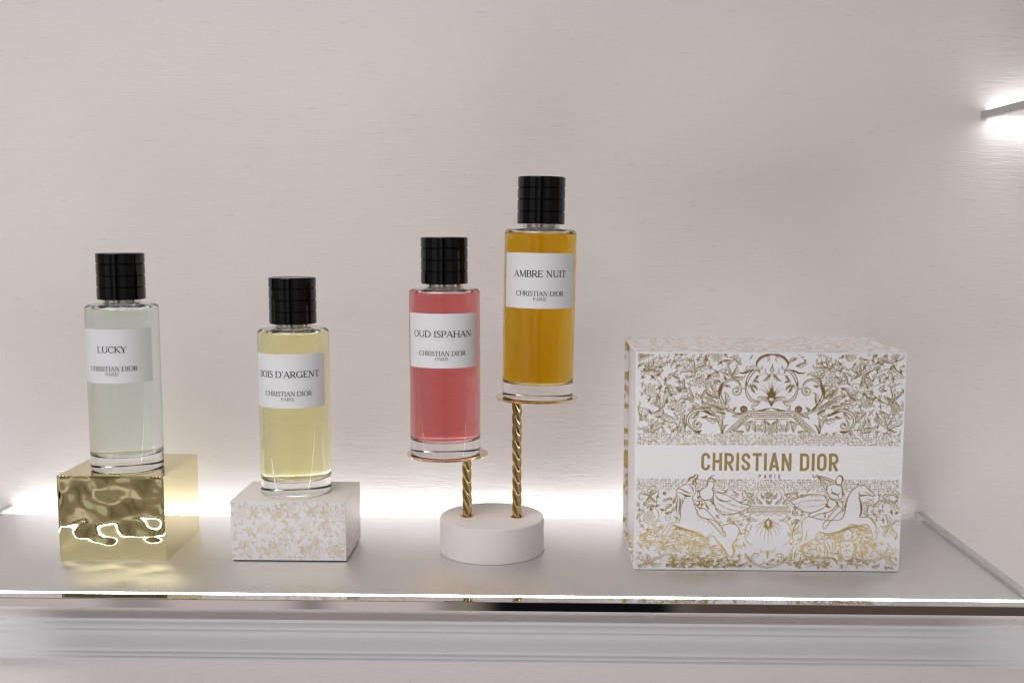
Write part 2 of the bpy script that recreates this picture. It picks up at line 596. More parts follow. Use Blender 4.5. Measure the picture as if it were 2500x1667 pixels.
# ------------------------------------------------------------------ ornament
class Orn:
    def __init__(s, B, seed=1, lw=.38):
        s.B, s.r, s.lw = B, random.Random(seed), lw

    def rot(s, p, ang, o):
        c, n = math.cos(ang), math.sin(ang)
        return (o[0] + p[0] * c - p[1] * n, o[1] + p[0] * n + p[1] * c)

    def lobe(s, o, ang, L, bend, w, fill=.5):
        """one curling acanthus lobe: a brush stroke when small, else an outline with a dark inner brush"""
        r = s.rot
        tip = (L, bend * L)
        if L < 3.6:
            s.B.stroke([r((0, 0), ang, o), r((L * .5, bend * L * .12 - w * .1), ang, o), r((L * .86, bend * L * .6), ang, o), r((L * .9, bend * L * 1.08), ang, o)], s.lw * (1.35 + 1.1 * fill), s.lw * .9, .05, peak=.4)
            if L > 2.3:
                s.B.stroke([r((L * .2, w * .55), ang, o), r((L * .55, w * .8 + bend * L * .2), ang, o), r((L * .8, w * .7 + bend * L * .7), ang, o)], s.lw * .8, .1, .06)
            return
        up = [(0, 0), (L * .35, w * .55 + bend * L * .12), (L * .75, w * .5 + bend * L * .55), tip]
        dn = [(0, 0), (L * .4, -w * .35 + bend * L * .1), (L * .8, -w * .1 + bend * L * .5), tip]
        a = [r(p, ang, o) for p in up]
        b = [r(p, ang, o) for p in dn]
        s.B.poly(smooth(a, 4) + smooth(b, 4)[::-1], erase=True)
        s.B.stroke(a, s.lw * .9, s.lw * .5, s.lw * .5)
        s.B.stroke(b, s.lw * (1.1 + 1.2 * fill), s.lw * .6, s.lw * .4, peak=.35)
        for t in (.05, .22):
            s.B.stroke([r((L * .1, w * t), ang, o), r((L * .45, w * (t + .08) + bend * L * .12), ang, o), r((L * .72, w * (t + .1) + bend * L * .45), ang, o)], s.lw * .6, .08, .05)
        s.B.stroke([r(tip, ang, o), r((L * .98, bend * L * .8), ang, o), r((L * .9, bend * L * .75), ang, o)], s.lw, .1, .1)

    def acanthus(s, o, ang, L, curl=.3, n=5, w=.32, fill=.5):
        """a leaf spray along a bending spine"""
        P = []
        for i in range(n + 2):
            t = i / (n + 1)
            a = curl * t * 2.2
            P.append(s.rot((L * t * math.cos(a * .5), L * t * math.sin(a * .5)), ang, o))
        m_ = max(2, min(n, int(round(L / 1.7))))
        for i in range(m_):
            t = 1 - i / m_ * .8
            k = max(1, min(n, int(round(t * (n + 1) - .4))))
            p, q = P[k - 1], P[k]
            d = math.atan2(q[1] - p[1], q[0] - p[0])
            l = L * w * (.85 + .75 * (1 - t)) * s.r.uniform(.8, 1.25)
            s.lobe(p, d + .8, l, .32, l * .42, fill * s.r.uniform(.4, 1.3))
            s.lobe(p, d - .8, l, -.32, l * .42, fill * s.r.uniform(.4, 1.3))
        s.lobe(P[-2], math.atan2(P[-1][1] - P[-2][1], P[-1][0] - P[-2][0]), L * .26, curl * .5, L * .1, fill)
        s.B.stroke(P, s.lw * 1.35, s.lw * 1.3, .1, peak=.2)

    def leaf(s, o, ang, L, curl=.4, fill=.7):
        """one curling acanthus leaf with a notched edge, a dark side and a midrib"""
        n = 16
        W = L * (.17 if L > 4.5 else .2)
        sp, up, dn = [], [], []
        sg = 1 if curl >= 0 else -1
        x = y = 0.
        a = ang - curl * .5
        for k in range(n + 1):
            t = k / n
            sp.append((x, y))
            a_ = a
            wv = math.sin(PI * t ** .75) * W
            wu = wv * (1.05 + .34 * math.sin(2 * PI * 3 * t + .6))
            wd = wv * (.75 + .12 * math.sin(2 * PI * 2 * t))
            nx, ny = -math.sin(a_), math.cos(a_)
            up.append((o[0] + x - sg * nx * wu, o[1] + y - sg * ny * wu))
            dn.append((o[0] + x + sg * nx * wd, o[1] + y + sg * ny * wd))
            x += L / n * math.cos(a)
            y += L / n * math.sin(a)
            a += curl * (1.0 + 2.6 * t ** 3) / n * 1.5
        sp = [(o[0] + p[0], o[1] + p[1]) for p in sp]
        s.B.poly(up + dn[::-1], erase=True)
        s.B.stroke(dn, s.lw * (1.3 + 1.3 * fill), s.lw * .9, s.lw * .5, curve=False, peak=.4)
        s.B.stroke(up, s.lw * 1.0, s.lw * .6, s.lw * .6, curve=False)
        s.B.stroke(sp[:n - 2], s.lw * (1.0 + .7 * fill), s.lw * 1.2, .06, curve=False, peak=.25)
        if L > 3.5:
            for t in (.28, .5, .7):
                k = int(t * n)
                q = up[min(n, k + 2)]
                p = sp[k]
                s.B.stroke([p, ((p[0] + q[0]) / 2, (p[1] + q[1]) / 2), (p[0] + (q[0] - p[0]) * .9, p[1] + (q[1] - p[1]) * .9)], s.lw * .75, s.lw * .6, .06)
        e, e2 = sp[n], sp[n - 2]
        d = math.atan2(e[1] - e2[1], e[0] - e2[0]) + sg * 1.2
        s.B.stroke([e, (e[0] + L * .10 * math.cos(d), e[1] + L * .10 * math.sin(d)), (e[0] + L * .12 * math.cos(d + sg * 1.2), e[1] + L * .12 * math.sin(d + sg * 1.2))], s.lw * 1.3, s.lw * .6, s.lw * .6)

    def fan(s, o, ang, L, n=4, width=1.9, fill=.7):
        """leaves spreading from one point, the outer ones curling away"""
        for k in range(n):
            t = (k / (n - 1) - .5) if n > 1 else 0
            s.leaf(o, ang + t * width, L * (1.05 - .5 * abs(t)) * s.r.uniform(.85, 1.15), t * 2.2 + s.r.uniform(-.25, .25), fill * s.r.uniform(.5, 1.2))

    def flower(s, o, R, n=6, a0=0.):
        for k in range(n):
            a = a0 + 2 * PI * k / n
            w = PI / n * .98
            pts = [s.rot(p, a, o) for p in ((R * .28, 0), (R * .62, -R * w * .42), (R * .95, -R * w * .3), (R * .86, 0), (R * .97, R * w * .3), (R * .62, R * w * .42), (R * .28, 0))]
            s.B.poly(smooth(pts, 4), erase=True)
            s.B.stroke(pts, s.lw * .95, s.lw * .6, s.lw * .6)
            s.B.stroke([s.rot((R * .32, 0), a, o), s.rot((R * .6, R * .03), a, o)], s.lw * 1.2, s.lw, .06)
            s.B.stroke([s.rot((R * .3, R * .1), a, o), s.rot((R * .5, R * .15), a, o)], s.lw * .6, s.lw * .4, .06)
        for k in range(5):
            a = a0 + 2 * PI * k / 5
            q = s.rot((R * .16, 0), a, o)
            s.B.seg(q, q, s.lw * .55, s.lw * .55)
        s.B.seg(o, o, R * .09, R * .09)

    def spiral(s, o, R, a0, turns, w=.9, hand=1, double=True):
        P = []
        n = int(14 * turns) + 4
        for i in range(n + 1):
            t = i / n
            r = R * (1 - .80 * t)
            a = a0 + hand * 2 * PI * turns * t
            P.append((o[0] + r * math.cos(a), o[1] + r * math.sin(a)))
        s.B.stroke(P, w, w * .6, w * .9, curve=False, peak=.3)
        if double:
            s.B.stroke([(o[0] + (p[0] - o[0]) * .99 + .0, o[1] + (p[1] - o[1]) * .99) for p in P], w * .42, w * .1, w * .2, erase=True, curve=False)
        e = P[-1]
        s.B.seg(e, e, w * .55, w * .55)

    def vine(s, pts, w=.8, hollow=True, leaves=0, ll=3., side=0):
        s.B.stroke(pts, w * 1.15, w * .5, w * .5)
        if hollow:
            s.B.stroke(pts, w * .5, w * .05, w * .05, erase=True)
        if leaves:
            Q = smooth(pts, 8)
            for k in range(leaves):
                i = int((k + .6) / leaves * (len(Q) - 2))
                d = math.atan2(Q[i + 1][1] - Q[i][1], Q[i + 1][0] - Q[i][0])
                sg = side if side else (1 if k % 2 else -1)
                s.lobe(Q[i], d + sg * s.r.uniform(.5, 1.0), ll * s.r.uniform(.7, 1.2), sg * .3, ll * .4, s.r.uniform(.2, 1))

    def tendril(s, o, ang, L, curl, berries=3):
        P = []
        for i in range(9):
            t = i / 8
            P.append(s.rot((L * t, curl * L * (t ** 2)), ang + curl * t * .6, o))
        s.B.stroke(P, s.lw * .7, s.lw * .6, .12)
        e = P[-1]
        for k in range(berries):
            q = (e[0] + s.r.uniform(-.9, .9), e[1] + s.r.uniform(-.9, .9))
            s.B.seg(q, q, s.lw * 1.0, s.lw * 1.0)
            s.B.seg(q, q, s.lw * .4, s.lw * .4, erase=True)
        for k in (3, 5, 6):
            d = math.atan2(P[k + 1][1] - P[k][1], P[k + 1][0] - P[k][0])
            s.lobe(P[k], d + (1 if k % 2 else -1) * .9, L * .22, .2, L * .1, .3)

    def hatch(s, pts, ang, L, n, w=.3):
        Q = smooth(pts, 8)
        for k in range(n):
            i = int(k / max(1, n - 1) * (len(Q) - 1))
            p = Q[i]
            a = ang + s.r.uniform(-.25, .25)
            l = L * s.r.uniform(.5, 1.2)
            s.B.stroke([p, (p[0] + l * math.cos(a), p[1] + l * math.sin(a))], w * s.r.uniform(.6, 1.2), w * .7, .06)

    def scatter(s, n, x0, x1, y0, y1, size, free=None):
        """fill an area with sprays, flowers and tendrils, spread evenly"""
        pts = []
        tries = 0
        while len(pts) < n and tries < 4000:
            tries += 1
            p = (s.r.uniform(x0, x1), s.r.uniform(y0, y1))
            if free and not free(*p):
                continue
            if all(math.hypot(p[0] - q[0], p[1] - q[1]) > size * .95 for q in pts):
                pts.append(p)
        for i, p in enumerate(pts):
            k = s.r.random()
            a = s.r.uniform(0, 2 * PI)
            if size < 5 and k < .62:
                m_ = s.r.choice((3, 4, 4, 5))
                for q in range(m_):
                    t = q / (m_ - 1) - .5
                    d = a + t * 2.3
                    l = size * s.r.uniform(.5, .8)
                    c = t * 1.6
                    s.B.stroke([p, s.rot((l * .5, -l * .10 * c), d, p), s.rot((l * .85, l * .12 * c), d, p), s.rot((l * .95, l * .4 * c), d, p)], s.lw * s.r.uniform(1.2, 2.1), s.lw * .5, .06, peak=.55)
                s.B.stroke([p, s.rot((-size * .3, size * .1), a, p), s.rot((-size * .55, size * .02), a, p)], s.lw * 1.1, s.lw, .08)
            elif k < .5:
                s.fan(p, a, size * s.r.uniform(.6, .85), s.r.choice((2, 3, 3, 4)), s.r.uniform(1.2, 2.2), s.r.uniform(.3, .9))
            elif k < .68:
                s.flower(p, size * s.r.uniform(.36, .5), s.r.choice((5, 6, 7)), a)
            elif k < .84:
                s.spiral(p, size * .42, a, 1.25, s.lw * 2.0, s.r.choice((-1, 1)))
                s.acanthus((p[0] + size * .42 * math.cos(a), p[1] + size * .42 * math.sin(a)), a + s.r.uniform(-.5, .5), size * .7, .4, 3, .38, .5) if size > 6 else s.leaf((p[0] + size * .42 * math.cos(a), p[1] + size * .42 * math.sin(a)), a + s.r.uniform(-.5, .5), size * .55, .6, .5)
            else:
                s.tendril(p, a, size * 1.2, s.r.choice((-.5, .5)))


# ------------------------------------------------------------------ materials
def wall_mat():
    m, nt, b, o = mat('woven_wallpaper')
    t = N(nt, 'ShaderNodeTexCoord')

    def noise(sx, sz, scale, detail, rough=.55, w=0):
        mp = N(nt, 'ShaderNodeMapping')
        mp.inputs['Scale'].default_value = (sx, 1, sz)
        mp.inputs['Location'].default_value = (w, w, w)
        nt.links.new(t.outputs['Object'], mp.inputs[0])
        n = N(nt, 'ShaderNodeTexNoise', Scale=scale, Detail=detail, Roughness=rough)
        nt.links.new(mp.outputs[0], n.inputs['Vector'])
        return n.outputs[0]
    streak = noise(38, 340, 1.0, 6, .65)
    fine = noise(60, 900, 1.0, 3, .6, 3.1)
    broad = noise(9, 90, 1.0, 3, .5, 7.7)
    nick = noise(70, 520, 1.0, 2, .5, 5.5)
    nk = N(nt, 'ShaderNodeMapRange')
    nt.links.new(nick, nk.inputs[0])
    nk.inputs[1].default_value, nk.inputs[2].default_value = .66, .76
    # patches where the weave is rougher than elsewhere
    patch = noise(5, 14, 1.0, 3, .6, 1.9)
    pr = N(nt, 'ShaderNodeMapRange')
    nt.links.new(patch, pr.inputs[0])
    pr.inputs[1].default_value, pr.inputs[2].default_value = .38, .66
    pr.inputs[3].default_value, pr.inputs[4].default_value = .35, 1.25
    hsum = mth(nt, 'ADD', mth(nt, 'MULTIPLY', streak, .9), mth(nt, 'ADD', mth(nt, 'MULTIPLY', fine, .75), mth(nt, 'MULTIPLY', broad, .9)))
    hsum = mth(nt, 'SUBTRACT', mth(nt, 'MULTIPLY', hsum, pr.outputs[0]), mth(nt, 'MULTIPLY', nk.outputs[0], .3))
    bp = N(nt, 'ShaderNodeBump', Strength=.42, Distance=.0008)
    nt.links.new(hsum, bp.inputs['Height'])
    nt.links.new(bp.outputs[0], b.inputs['Normal'])
    tint = noise(2.2, 3.0, 1.0, 3, .5, 9.2)
    c = mixc(nt, tint, (.83, .775, .77), (.84, .795, .765))
    c = mixc(nt, mth(nt, 'MULTIPLY', nk.outputs[0], .13), c, (.33, .29, .28))
    sm = N(nt, 'ShaderNodeMapRange')
    nt.links.new(mth(nt, 'ADD', mth(nt, 'MULTIPLY', streak, .6), mth(nt, 'MULTIPLY', fine, .4)), sm.inputs[0])
    sm.inputs[1].default_value, sm.inputs[2].default_value = .38, .46
    c = mixc(nt, mth(nt, 'MULTIPLY_ADD', sm.outputs[0], -.045, .045), c, (.42, .38, .37))
    nt.links.new(c, b.inputs['Base Color'])
    b.inputs['Roughness'].default_value = .72
    b.inputs['Specular IOR Level'].default_value = .3
    return m


def bumpy(name, col, rough, scale, dist, strength=.3, metal=0., stretch=(1, 1, 1), detail=4, rvar=0.):
    m, nt, b, o = mat(name)
    t = N(nt, 'ShaderNodeTexCoord')
    mp = N(nt, 'ShaderNodeMapping')
    mp.inputs['Scale'].default_value = stretch
    nt.links.new(t.outputs['Object'], mp.inputs[0])
    n = N(nt, 'ShaderNodeTexNoise', Scale=scale, Detail=detail, Roughness=.6)
    nt.links.new(mp.outputs[0], n.inputs['Vector'])
    bp = N(nt, 'ShaderNodeBump', Strength=strength, Distance=dist)
    nt.links.new(n.outputs[0], bp.inputs['Height'])
    nt.links.new(bp.outputs[0], b.inputs['Normal'])
    b.inputs['Base Color'].default_value = (*col, 1)
    b.inputs['Metallic'].default_value = metal
    if rvar:
        nt.links.new(mth(nt, 'MULTIPLY_ADD', n.outputs[0], rvar, rough - rvar / 2), b.inputs['Roughness'])
    else:
        b.inputs['Roughness'].default_value = rough
    return m


def foil_mat(name, paper, foil, prough, frough, emboss):
    m, nt, b, o = mat(name)
    at = N(nt, 'ShaderNodeAttribute', attribute_name='foil')
    f = at.outputs['Fac']
    t = N(nt, 'ShaderNodeTexCoord')
    n = N(nt, 'ShaderNodeTexNoise', Scale=420.0, Detail=3.0)
    nt.links.new(t.outputs['Object'], n.inputs['Vector'])
    nt.links.new(mixc(nt, f, paper, foil), b.inputs['Base Color'])
    nt.links.new(f, b.inputs['Metallic'])
    nt.links.new(mth(nt, 'MULTIPLY_ADD', f, frough - prough, prough), b.inputs['Roughness'])
    h = mth(nt, 'ADD', mth(nt, 'MULTIPLY', f, -1.0), mth(nt, 'MULTIPLY', n.outputs[0], .35))
    bp = N(nt, 'ShaderNodeBump', Strength=.6, Distance=emboss)
    nt.links.new(h, bp.inputs['Height'])
    nt.links.new(bp.outputs[0], b.inputs['Normal'])
    return m


def glass_mat(name, ior, col=(1, 1, 1), rough=0., sigma=None):
    m, nt, b, o = mat(name)
    nt.nodes.remove(b)
    g = N(nt, 'ShaderNodeBsdfGlass', IOR=ior, Roughness=rough)
    g.inputs['Color'].default_value = (*col, 1)
    nt.links.new(g.outputs[0], o.inputs['Surface'])
    if sigma:
        d = max(sigma) * 1.02
        v = N(nt, 'ShaderNodeVolumeAbsorption', Density=d)
        v.inputs['Color'].default_value = (*[1 - s / d for s in sigma], 1)
        nt.links.new(v.outputs[0], o.inputs['Volume'])
    return m


M_WALL = wall_mat()
M_MOULD = bumpy('moulding_paint', (.75, .735, .76), .55, 60, .0002, .02)
M_SHELF = bumpy('satin_metal', (.69, .675, .675), .42, 260, .00005, .15, metal=.88, stretch=(.06, 1, 1), rvar=.05)
M_CHROME = bumpy('polished_chrome', (.80, .755, .735), .04, 16, .0006, .05, metal=1., stretch=(.5, 1, 1), detail=1)
M_PLATE = simple('brushed_plate', (.56, .54, .54), .5, .45)
M_LED = emit('led_front', (.97, .98, 1.0), 21.)
_t = M_LED.node_tree
_c = N(_t, 'ShaderNodeTexCoord')
_s = N(_t, 'ShaderNodeSeparateXYZ')
_t.links.new(_c.outputs['Object'], _s.inputs[0])
_e = [n for n in _t.nodes if n.type == 'EMISSION'][0]
_w = mth(_t, 'SINE', mth(_t, 'MULTIPLY', _s.outputs[0], 2 * PI / .0054))
_t.links.new(mixc(_t, mth(_t, 'MULTIPLY_ADD', _w, .3, .3), (.97, .98, 1.0), (.42, .43, .45)), _e.inputs['Color'])     # the diodes show as beads
M_LEDB = emit('led_back', (.93, .97, 1.0), 9.3)
M_LEDR = emit('led_side', (.96, .98, 1.0), 8.)
M_DIFF = simple('opal_underside', (.85, .85, .86), .4)
M_BRASS = bumpy('mirror_brass', (.86, .77, .44), .045, 40, .0003, .05, metal=1., detail=1)
M_GOLD = simple('polished_gold', (.56, .40, .19), .08, 1.)
M_GOLDP = simple('gold_plate', (.80, .65, .40), .06, 1.)
M_STONE = bumpy('pale_stone', (.74, .695, .69), .55, 230, .0005, .35, detail=6)
M_CAP = simple('black_lacquer', (.002, .002, .003), .07, 0., **{'Specular IOR Level': .36})
M_STEEL = simple('neck_metal', (.75, .74, .72), .18, 1.)
M_LABEL = bumpy('label_paper', (.72, .715, .74), .55, 600, .00006, .25)
M_INK = simple('black_ink', (.012, .012, .014), .45)
M_GLASS = glass_mat('clear_glass', 1.5, (.992, .997, .994))
M_AIR = glass_mat('air_pocket', 1 / 1.5)
M_TUBE = glass_mat('clear_tube', 1.02)
M_PAPER = bumpy('white_card', (.80, .785, .79), .5, 500, .00005, .2)
M_TOP = bumpy('beige_card', (.78, .725, .68), .5, 420, .00008, .3)
M_FOIL = foil_mat('gold_foil_on_white_card', (.80, .78, .805), (.62, .46, .16), .46, .34, .00005)
M_FOILW = foil_mat('pale_gold_foil_on_white_card', (.79, .77, .785), (.64, .49, .22), .44, .30, .00005)
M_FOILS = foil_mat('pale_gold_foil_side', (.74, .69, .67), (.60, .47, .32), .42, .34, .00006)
M_LETTER = simple('gold_lettering', (.66, .48, .20), .42, .85)
M_LETTERP = simple('grey_gold_print', (.36, .29, .20), .5, .3)
M_DARK = simple('gap_shade_board', (.06, .055, .05), .7)

# ------------------------------------------------------------------ the wall behind
WY = 896.0
v = [(-1600, WY, -1000), (1600, WY, -1000), (1600, WY, 1500), (-1600, WY, 1500)]
v += [(x, WY + 60, z) for x, y, z in v]
wall = link('back_wall', mesh('back_wall', v, [(0, 1, 2, 3), (7, 6, 5, 4), (0, 4, 5, 1), (3, 2, 6, 7), (0, 3, 7, 4), (1, 5, 6, 2)]), M_WALL)
wall['label'] = 'pale pinkish beige wall with fine horizontal weave behind the shelf'
wall['category'] = 'wall'
wall['kind'] = 'structure'

CAMP = (0.0, 0.0, 238.86)


def z_at(py, y):
    """height of the point that the camera sees at photo row py on the plane of depth y (centre column)"""
    yn = (py - 833.5) / 2639.8
    p = .1044
    d = (math.cos(p) - yn * math.sin(p), -math.sin(p) - yn * math.cos(p))
    return CAMP[2] + d[1] * y / d[0]


MOULD_ROWS = ((1516.2, 896), (1516.8, 890), (1521, 889.5), (1525, 889.9), (1530, 889.2), (1537, 888.8), (1543, 889.3), (1548, 888.7), (1558, 889.5), (1568, 889.3), (1580, 888.5), (1592, 887.8),
              (1598, 888.2), (1603, 887.3), (1608, 887.0), (1610, 887.4), (1613, 886.7), (1619, 886.9), (1620.5, 893))
prof = [(898, z_at(1516, 896))]
for py, y in MOULD_ROWS:
    prof.append((y, z_at(py, y)))
prof.append((898, z_at(1620.5, 893)))
prof = [prof[0]] + smooth([(y, z) for y, z in prof[1:-1]], 4) + [prof[-1]]
mo = extrude_x('wall_moulding', prof, -1500, 1500, M_MOULD, deg=50)
mo['label'] = 'white stepped wall moulding running along under the display shelf'
mo['category'] = 'moulding'
mo['kind'] = 'structure'


# ------------------------------------------------------------------ the shelves
def shelf(name, label, x0, x1, z, led_below, group):
    t = thing(name, label, 'shelf', ((x0 + x1) / 2, 785, z), group=group)
    X0, X1 = x0 - (x0 + x1) / 2, x1 - (x0 + x1) / 2
    Y = -785.0
    BT, PB, PT = (-3.2, -3.8, 2.0) if led_below else (-6, -7.2, 2.4)
    box('shelf_board', (X0, 686.7 + Y, BT), (X1, 878 + Y, 0), M_SHELF, t, .15)
    # polished front rail with the light strip let in behind it
    r = extrude_x('front_rail', [(674.0 + Y, BT - .2), (674.0 + Y, -.5), (674.15 + Y, -.15), (674.5 + Y, 0), (682.6 + Y, 0), (682.8 + Y, -.3), (682.8 + Y, BT - .2)], X0 - 6, X1 + 6, M_CHROME, t, 8)
    box('front_light_strip', (X0, 683.0 + Y, -3), (X1, 686.5 + Y, -.15), M_LED, t, 0)
    for x in (X0 - 6, X1):
        box('end_plate', (x, 683.0 + Y, PB), (x + 6, 895.9 + Y, PT), M_PLATE, t, .25)
    if led_below:
        box('back_light_strip', (X0 + .3, 880 + Y, -1.2), (X1 - .3, 893 + Y, -.8), M_LEDR, t, 0)
        box('light_channel', (X0 + .1, 878.2 + Y, -1.8), (X1 - .1, 895.8 + Y, -1.4), M_PLATE, t, 0)
        box('lower_light_strip', (X0 + .3, 880 + Y, -2.4), (X1 - .3, 893 + Y, -2.0), M_LEDR, t, 0)
        box('underside_panel', (X0 + .2, 690 + Y, -3.7), (X1 - .2, 877 + Y, -3.3), M_DIFF, t, 0)
    else:
        box('light_channel', (X0 + .1, 878.2 + Y, -11), (X1 - .1, 895.8 + Y, -10.2), M_PLATE, t, 0)
        box('back_light_strip', (X0 + 3, 880 + Y, -10), (X1 - 26, 893 + Y, -8.5), M_LEDB, t, 0)
    return t


shelf('display_shelf', 'long satin grey metal shelf lit from behind that carries the perfume bottles and boxes', -452, 314, 0, False, None)
shelf('display_shelf', 'pale shelf end seen from below jutting in high at the right edge', 360, 1100, 330, True, None)


# ------------------------------------------------------------------ perfume bottles
R = 26.0
BODY = [(0, .9), (17, .7), (20.5, .15), (22, 0)] + rnd((24.2, 1.8), 1.8, -90, 0, 5) + rnd((22.6, 118.2), 3.4, 0, 80, 8) + [(17, 122.0), (10.2, 122.25), (9.4, 122.7), (9.2, 124.6), (0, 124.6)]
LIQ = [(0, 10.6), (16, 10.9)] + rnd((18.7, 14.4), 3.9, -80, 0, 7) + [(22.6, 60)] + rnd((21.4, 117.3), 1.2, 0, 90, 4) + [(0, 118.2)]
RC = 17.15
CAP = [(0, 125.2), (RC - .5, 125.2), (RC, 125.7)]
for g in (134.2, 142.6, 151.0):
    CAP += [(RC, g - .55), (RC - .28, g - .32), (RC - .7, g - .12), (RC - .7, g + .12), (RC - .28, g + .32), (RC, g + .55)]
CAP += [(RC, 158.0)] + rnd((RC - .7, 158.1), .7, 0, 90, 4) + [(RC - 1.6, 158.85), (RC - 2.2, 158.6), (0, 158.6)]
COLLAR = [(9.6, 122.6), (13.2, 122.6), (13.6, 122.9), (13.6, 125.0), (9.6, 125.0)]


def lettering(parent, words, width):
    """black roman capitals on the curved label"""
    Wd, Hd = 62.0, 39.0
    B = Board(Wd, Hd, .11)
    text_serif(B, words, Wd / 2, Hd * (1 - .432), width, 4.55, 1.6)
    text_serif(B, 'CHRISTIAN DIOR', Wd / 2, Hd * (1 - .772), 35.9, 3.35, 1.5)
    text_serif(B, 'PARIS', Wd / 2, Hd * (1 - .858), 9.4, 2.25, 1.4)

    def place(u, v):
        a = -PI / 2 + (u - Wd / 2) / R
        return ((R + .21) * math.cos(a), (R + .21) * math.sin(a), 66.0 + v)
    return board_sheet('lettering', B, place, M_INK, parent)


def bottle(label, loc, phi, words, width, sigma, tilt=0.):
    base = math.atan2(-loc[1], -loc[0])
    t = thing('perfume_bottle', label, 'perfume bottle', loc, base + PI / 2 + math.radians(phi), 'perfume bottles on display')
    t.rotation_euler[1] = tilt
    lathe('glass_body', BODY, M_GLASS, t, 192)
    lathe('perfume', LIQ, glass_mat('perfume_' + words.lower(), 1.362 / 1.5, (1, 1, 1), 0., sigma), t, 192)
    lathe('air_gap', [(0, 118.45), (20.6, 118.45), (21.4, 118.6), (21.2, 118.95), (17, 119.5), (9, 119.9), (0, 120.0)], M_AIR, t, 160)
    tb_ = lathe('dip_tube', [(0, 13), (1.5, 13), (1.5, 118), (0, 118)], M_TUBE, t, 32)
    lathe('cap', CAP, M_CAP, t, 160)
    lathe('collar', COLLAR, M_STEEL, t, 96)
    # label: a curved slip of paper
    n = 64
    span = math.radians(134)
    v, f = [], []
    for k in range(n + 1):
        a = -PI / 2 + span * (k / n - .5)
        for r, z in ((R + .06, 66.0), (R + .15, 66.0), (R + .15, 105.0), (R + .06, 105.0)):
            v.append((r * math.cos(a), r * math.sin(a), z))
    for k in range(n):
        i = 4 * k
        for q in range(4):
            f.append((i + q, i + 4 + q, i + 4 + (q + 1) % 4, i + (q + 1) % 4))
    f += [(3, 2, 1, 0), (4 * n, 4 * n + 1, 4 * n + 2, 4 * n + 3)]
    me = mesh('label', v, f)
    bm = bmesh.new(); bm.from_mesh(me); bmesh.ops.recalc_face_normals(bm, faces=bm.faces[:]); bm.to_mesh(me); bm.free()
    auto_smooth(me, 40)
    lb = link('label', me, M_LABEL, t)
    lettering(lb, words, width)
    return t


bottle('bottle of clear greyish perfume standing on the mirror gold block', (-308.3, 786.1, 61.95), -19.0, 'LUCKY', 21.3, (4.4, 2.6, 3.9))
bottle('bottle of pale yellow perfume standing on the white patterned block', (-181.9, 786.5, 44.4), -11.5, "BOIS D'ARGENT", 48.9, (.3, 1.5, 15.5))
bottle('bottle of pink red perfume on the lower gold plate of the twisted stand', (-70.5, 788.3, 73.5), -5.0, 'OUD ISPAHAN', 46.5, (5.5, 38.0, 37.0))
bottle('bottle of amber perfume on the taller twisted gold post', (-2.4, 784.6, 116.5), .3, 'AMBRE NUIT', 40.0, (6.0, 21.0, 125.0), .0175)


# ------------------------------------------------------------------ stand with two twisted posts
def rope(name, x, y, z0, z1, m, parent, strands=3, R0=1.75, r=1.95, pitch=28.5):
    v, f = [], []
    n = int((z1 - z0) / .45)
    k = 14
    for s in range(strands):
        b0 = len(v)
        for i in range(n + 1):
            z = z0 + (z1 - z0) * i / n
            a = -2 * PI * z / pitch + 2 * PI * s / strands
            c = Vector((R0 * math.cos(a), R0 * math.sin(a), z))
            tan = Vector((R0 * math.sin(a) * 2 * PI / pitch, -R0 * math.cos(a) * 2 * PI / pitch, 1)).normalized()
            nn = Vector((math.cos(a), math.sin(a), 0))
            bb = tan.cross(nn).normalized()
            for q in range(k):
                t = 2 * PI * q / k
                p = c + nn * (r * math.cos(t)) + bb * (r * math.sin(t) * 1.12)
                v.append((x + p.x, y + p.y, p.z))
        for i in range(n):
            for q in range(k):
                a, b = b0 + i * k + q, b0 + i * k + (q + 1) % k
                f.append((a, b, b + k, a + k))
        f.append(tuple(b0 + q for q in reversed(range(k))))
        f.append(tuple(b0 + n * k + q for q in range(k)))
    me = mesh(name, v, f)
    o = link(name, me, m, parent, True)
    return o


st = thing('display_stand', 'round pale stone stand with two twisted gold posts and gold plates', 'stand', (-36.1, 787.9, 0))
SX, SY = -36.1, 787.9
PR, PH = 38.7, 25.7
lathe('base', [(0, 0), (PR - .6, 0), (PR, .6), (PR, PH - .5), (PR - .5, PH), (0, PH)], M_STONE, st, 220, 30)
for (px, py, zt, cx, cyy) in ((-54.6, 787.4, 71.6, -68.9, 787.9), (-17.4, 786.2, 114.5, -3.2, 785.0)):
    po = rope('post', px - SX, py - SY, PH - .3, zt, M_GOLD, st)
    cl = lathe('socket_ring', [(0, 0), (5.2, 0), (5.2, .12), (4.7, .2), (4.5, .06), (0, .06)], M_GOLD, st, 64)
    cl.location = [(px - SX) * MM, (py - SY) * MM, (PH + .02) * MM]
    pl = lathe('plate', [(0, 0), (27.5, 0), (29.6, .5), (30.1, 1.1), (30.1, 1.45), (29.7, 1.7), (29.0, 1.75), (0, 1.75)], M_GOLDP, st, 160, 25)
    pl.location = [(cx - SX) * MM, (cyy - SY) * MM, zt * MM]

# ------------------------------------------------------------------ mirror gold block
from mathutils import noise as mnoise


def sst(a, b, x):
    t = max(0., min(1., (x - a) / (b - a)))
    return t * t * (3 - 2 * t)


